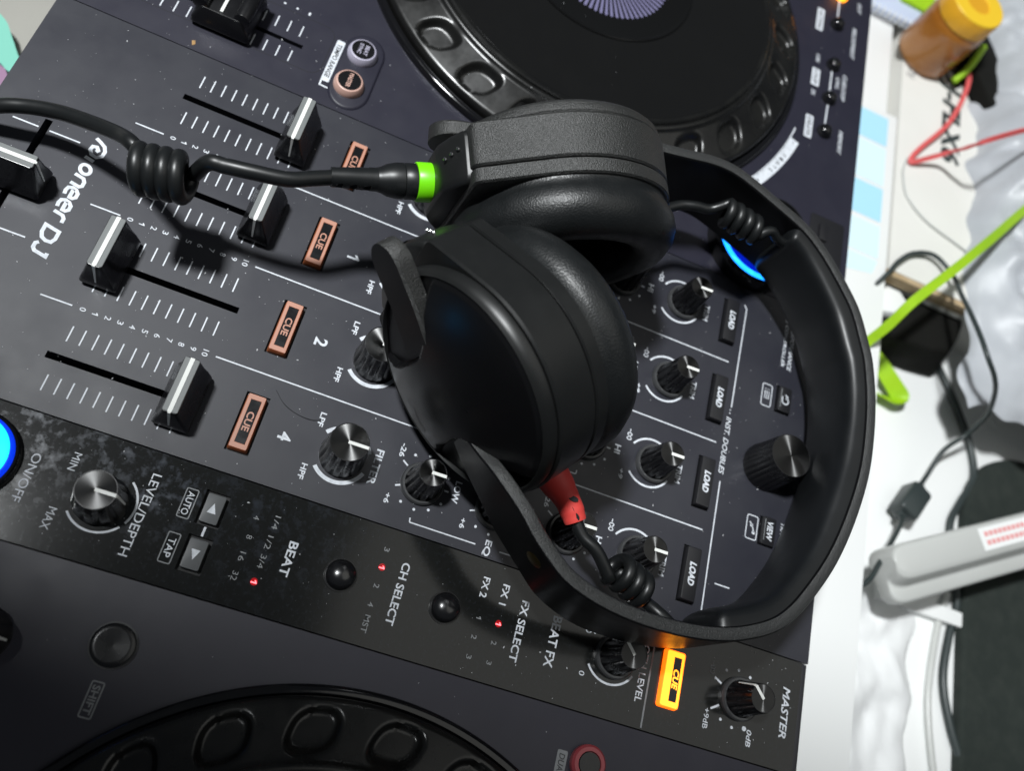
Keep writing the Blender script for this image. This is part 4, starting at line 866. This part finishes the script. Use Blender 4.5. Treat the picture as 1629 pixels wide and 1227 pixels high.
# dark cloth bag hanging in the gap below the carton edge
b = MB(); P = [(-183.5, 331), (-183.5, 405), (-170, 401), (-156, 394), (-150.5, 380), (-149, 331)]; P2 = [(-184, 331), (-184, 408), (-168, 408), (-153, 408), (-150, 384), (-149, 331)]
b.prism(P2, -106.8, -76, poly1=P); top(b, 'black_pouch', 'blackcloth', 'black soft pouch tucked below the brown carton edge', 'pouch', (-165, 370, -106.8), bevel=4, seg=3, angle=60)
b = MB(); b.prism([(-180, 331), (-180, 352), (-172, 360), (-162, 352), (-156, 331)], -75.8, -71, poly1=[(-179, 331), (-179, 350), (-172, 357), (-163, 350), (-158, 331)]); top(b, 'folded_tissue', 'paper', 'folded pale blue-white tissue on the black pouch beside the board', 'tissue', (-170, 342, -75.8), bevel=1)
# silver bar with sticker
bd = (Vector((-58, 434, 0)) - Vector((-9, 345, 0))).normalized(); bn = Vector((-bd.y, bd.x, 0))  # bn points to -Y side
SB = (-9, 345, -78)
def bar_pt(l, w_, z): p = Vector((-9, 345, 0)) + bd * l - bn * w_ ; return Vector((p.x, p.y, z))
b = MB(); b.rings([[bar_pt(l, w_, z) for w_, z in ((0 + e, -74), (0 + e, -63), (.8 + e, -61), (2.5 + e, -60), (15 - e, -60), (18.5 - e, -61.5), (20.5 - e, -65), (21.5 - e, -69.4), (23 - e, -70.6), (28.5 - e, -71), (30.4 - e, -72), (31 - e, -74), (31 - e, -80), (0 + e, -80))] for l, e in ((0, 6), (1.2, 3.6), (3.4, 1.6), (6.5, .5), (10, 0), (300, 0))])
sb = top(b, 'silver_bar', 'silver', 'silver grey plastic bar with a white sticker, crossing the black padded box', 'bar', SB, bevel=.8, angle=35)
b = MB(); b.add([bar_pt(l, w_, -59.9) for l, w_ in ((63, 2.5), (110, 2.5), (110, 15), (63, 15))], [(0, 1, 2, 3)]); sub(b, 'sticker', 'paper', sb, SB, smooth=False)
for k in range(2):
    for j in range(9): b = MB(); b.add([bar_pt(l, w_, -59.75) for l, w_ in ((66.5 + j * 3.6, 5 + 4.8 * k), (69.3 + j * 3.6, 5 + 4.8 * k), (69.3 + j * 3.6, 7.6 + 4.8 * k), (66.5 + j * 3.6, 7.6 + 4.8 * k))], [(0, 1, 2, 3)]); sub(b, 'printed_letter', 'stickerred', sb, SB, smooth=False)
# black padded box
b = MB(); P = rrect(-118, 460, 432, 640, 52, 12); b.prism(P, -220, -101, poly1=P); top(b, 'padded_black_box', 'fabric', 'dark fabric covered box with a rounded corner under the silver bar', 'padded box', (170, 530, -220), bevel=4, seg=3)
# bed sheet at the front-left with printed shapes
b = crumple(-420, 330, -420, -118, -92, 4, 70, 60, 40, edge=2, seed=6); bs = top(b, 'bed_sheet', 'sheet', 'off-white cloth with teal and mauve shapes in front of the controller', 'cloth', (-50, -260, -95), angle=180)
for m_, pts in (('teal', [(-150, -205, 0), (-124, -176, 0), (-115.4, -161.2, 0), (-108.5, -155.1, 0), (-99.9, -148.2, 0), (-94.3, -143.6, 0), (-89.1, -146.1, 0), (-90.4, -151.4, 0), (-93.2, -158, 0), (-104, -180, 0), (-125, -210, 0)]), ('mauve', [(-93, -159, 0), (-91.3, -152.3, 0), (-88.1, -147.9, 0), (-82.7, -145.0, 0), (-76.9, -146.5, 0), (-74, -160, 0), (-84, -172, 0)])):
    Q_ = catmull([Vector(p) for p in pts], 5); b = MB(); b.add([(p.x + 50, p.y + 260, 17) for p in Q_], [tuple(range(len(Q_)))]); b.add([(p.x + 50, p.y + 260, 12) for p in Q_], [])
    n_ = len(Q_); b.f += [[k, (k + 1) % n_, n_ + (k + 1) % n_, n_ + k] for k in range(n_)]; b.mi += [0] * n_
    b.build('printed_shape', m_, bs, smooth=False)
b = MB(); b.tube(catmull([(44.5, 24.6, .15), (48.6, 29.0, .5), (50.6, 34.5, .2), (51.0, 40, .6), (49.6, 44.2, .15)], 6), .09, 6)
top(b, 'hair', 'cavity', 'single dark curved hair lying between channel number 4 and its filter knob', 'hair', (44.5, 24.6, .15))
# crumb on the panel
b = MB(); b.add([(1.6, .1, 0), (.4, 1.1, 0), (-1.3, .4, 0), (-.7, -.8, 0), (.1, 0, .8)], [(0, 1, 4), (1, 2, 4), (2, 3, 4), (3, 0, 4)]); b.v = [p + Vector((-86.5, -58, ZP)) for p in b.v]
top(b, 'crumb', 'crumb', 'tiny tan crumb lying on the front corner of the panel', 'crumb', (-86.5, -58, ZP), smooth=False)
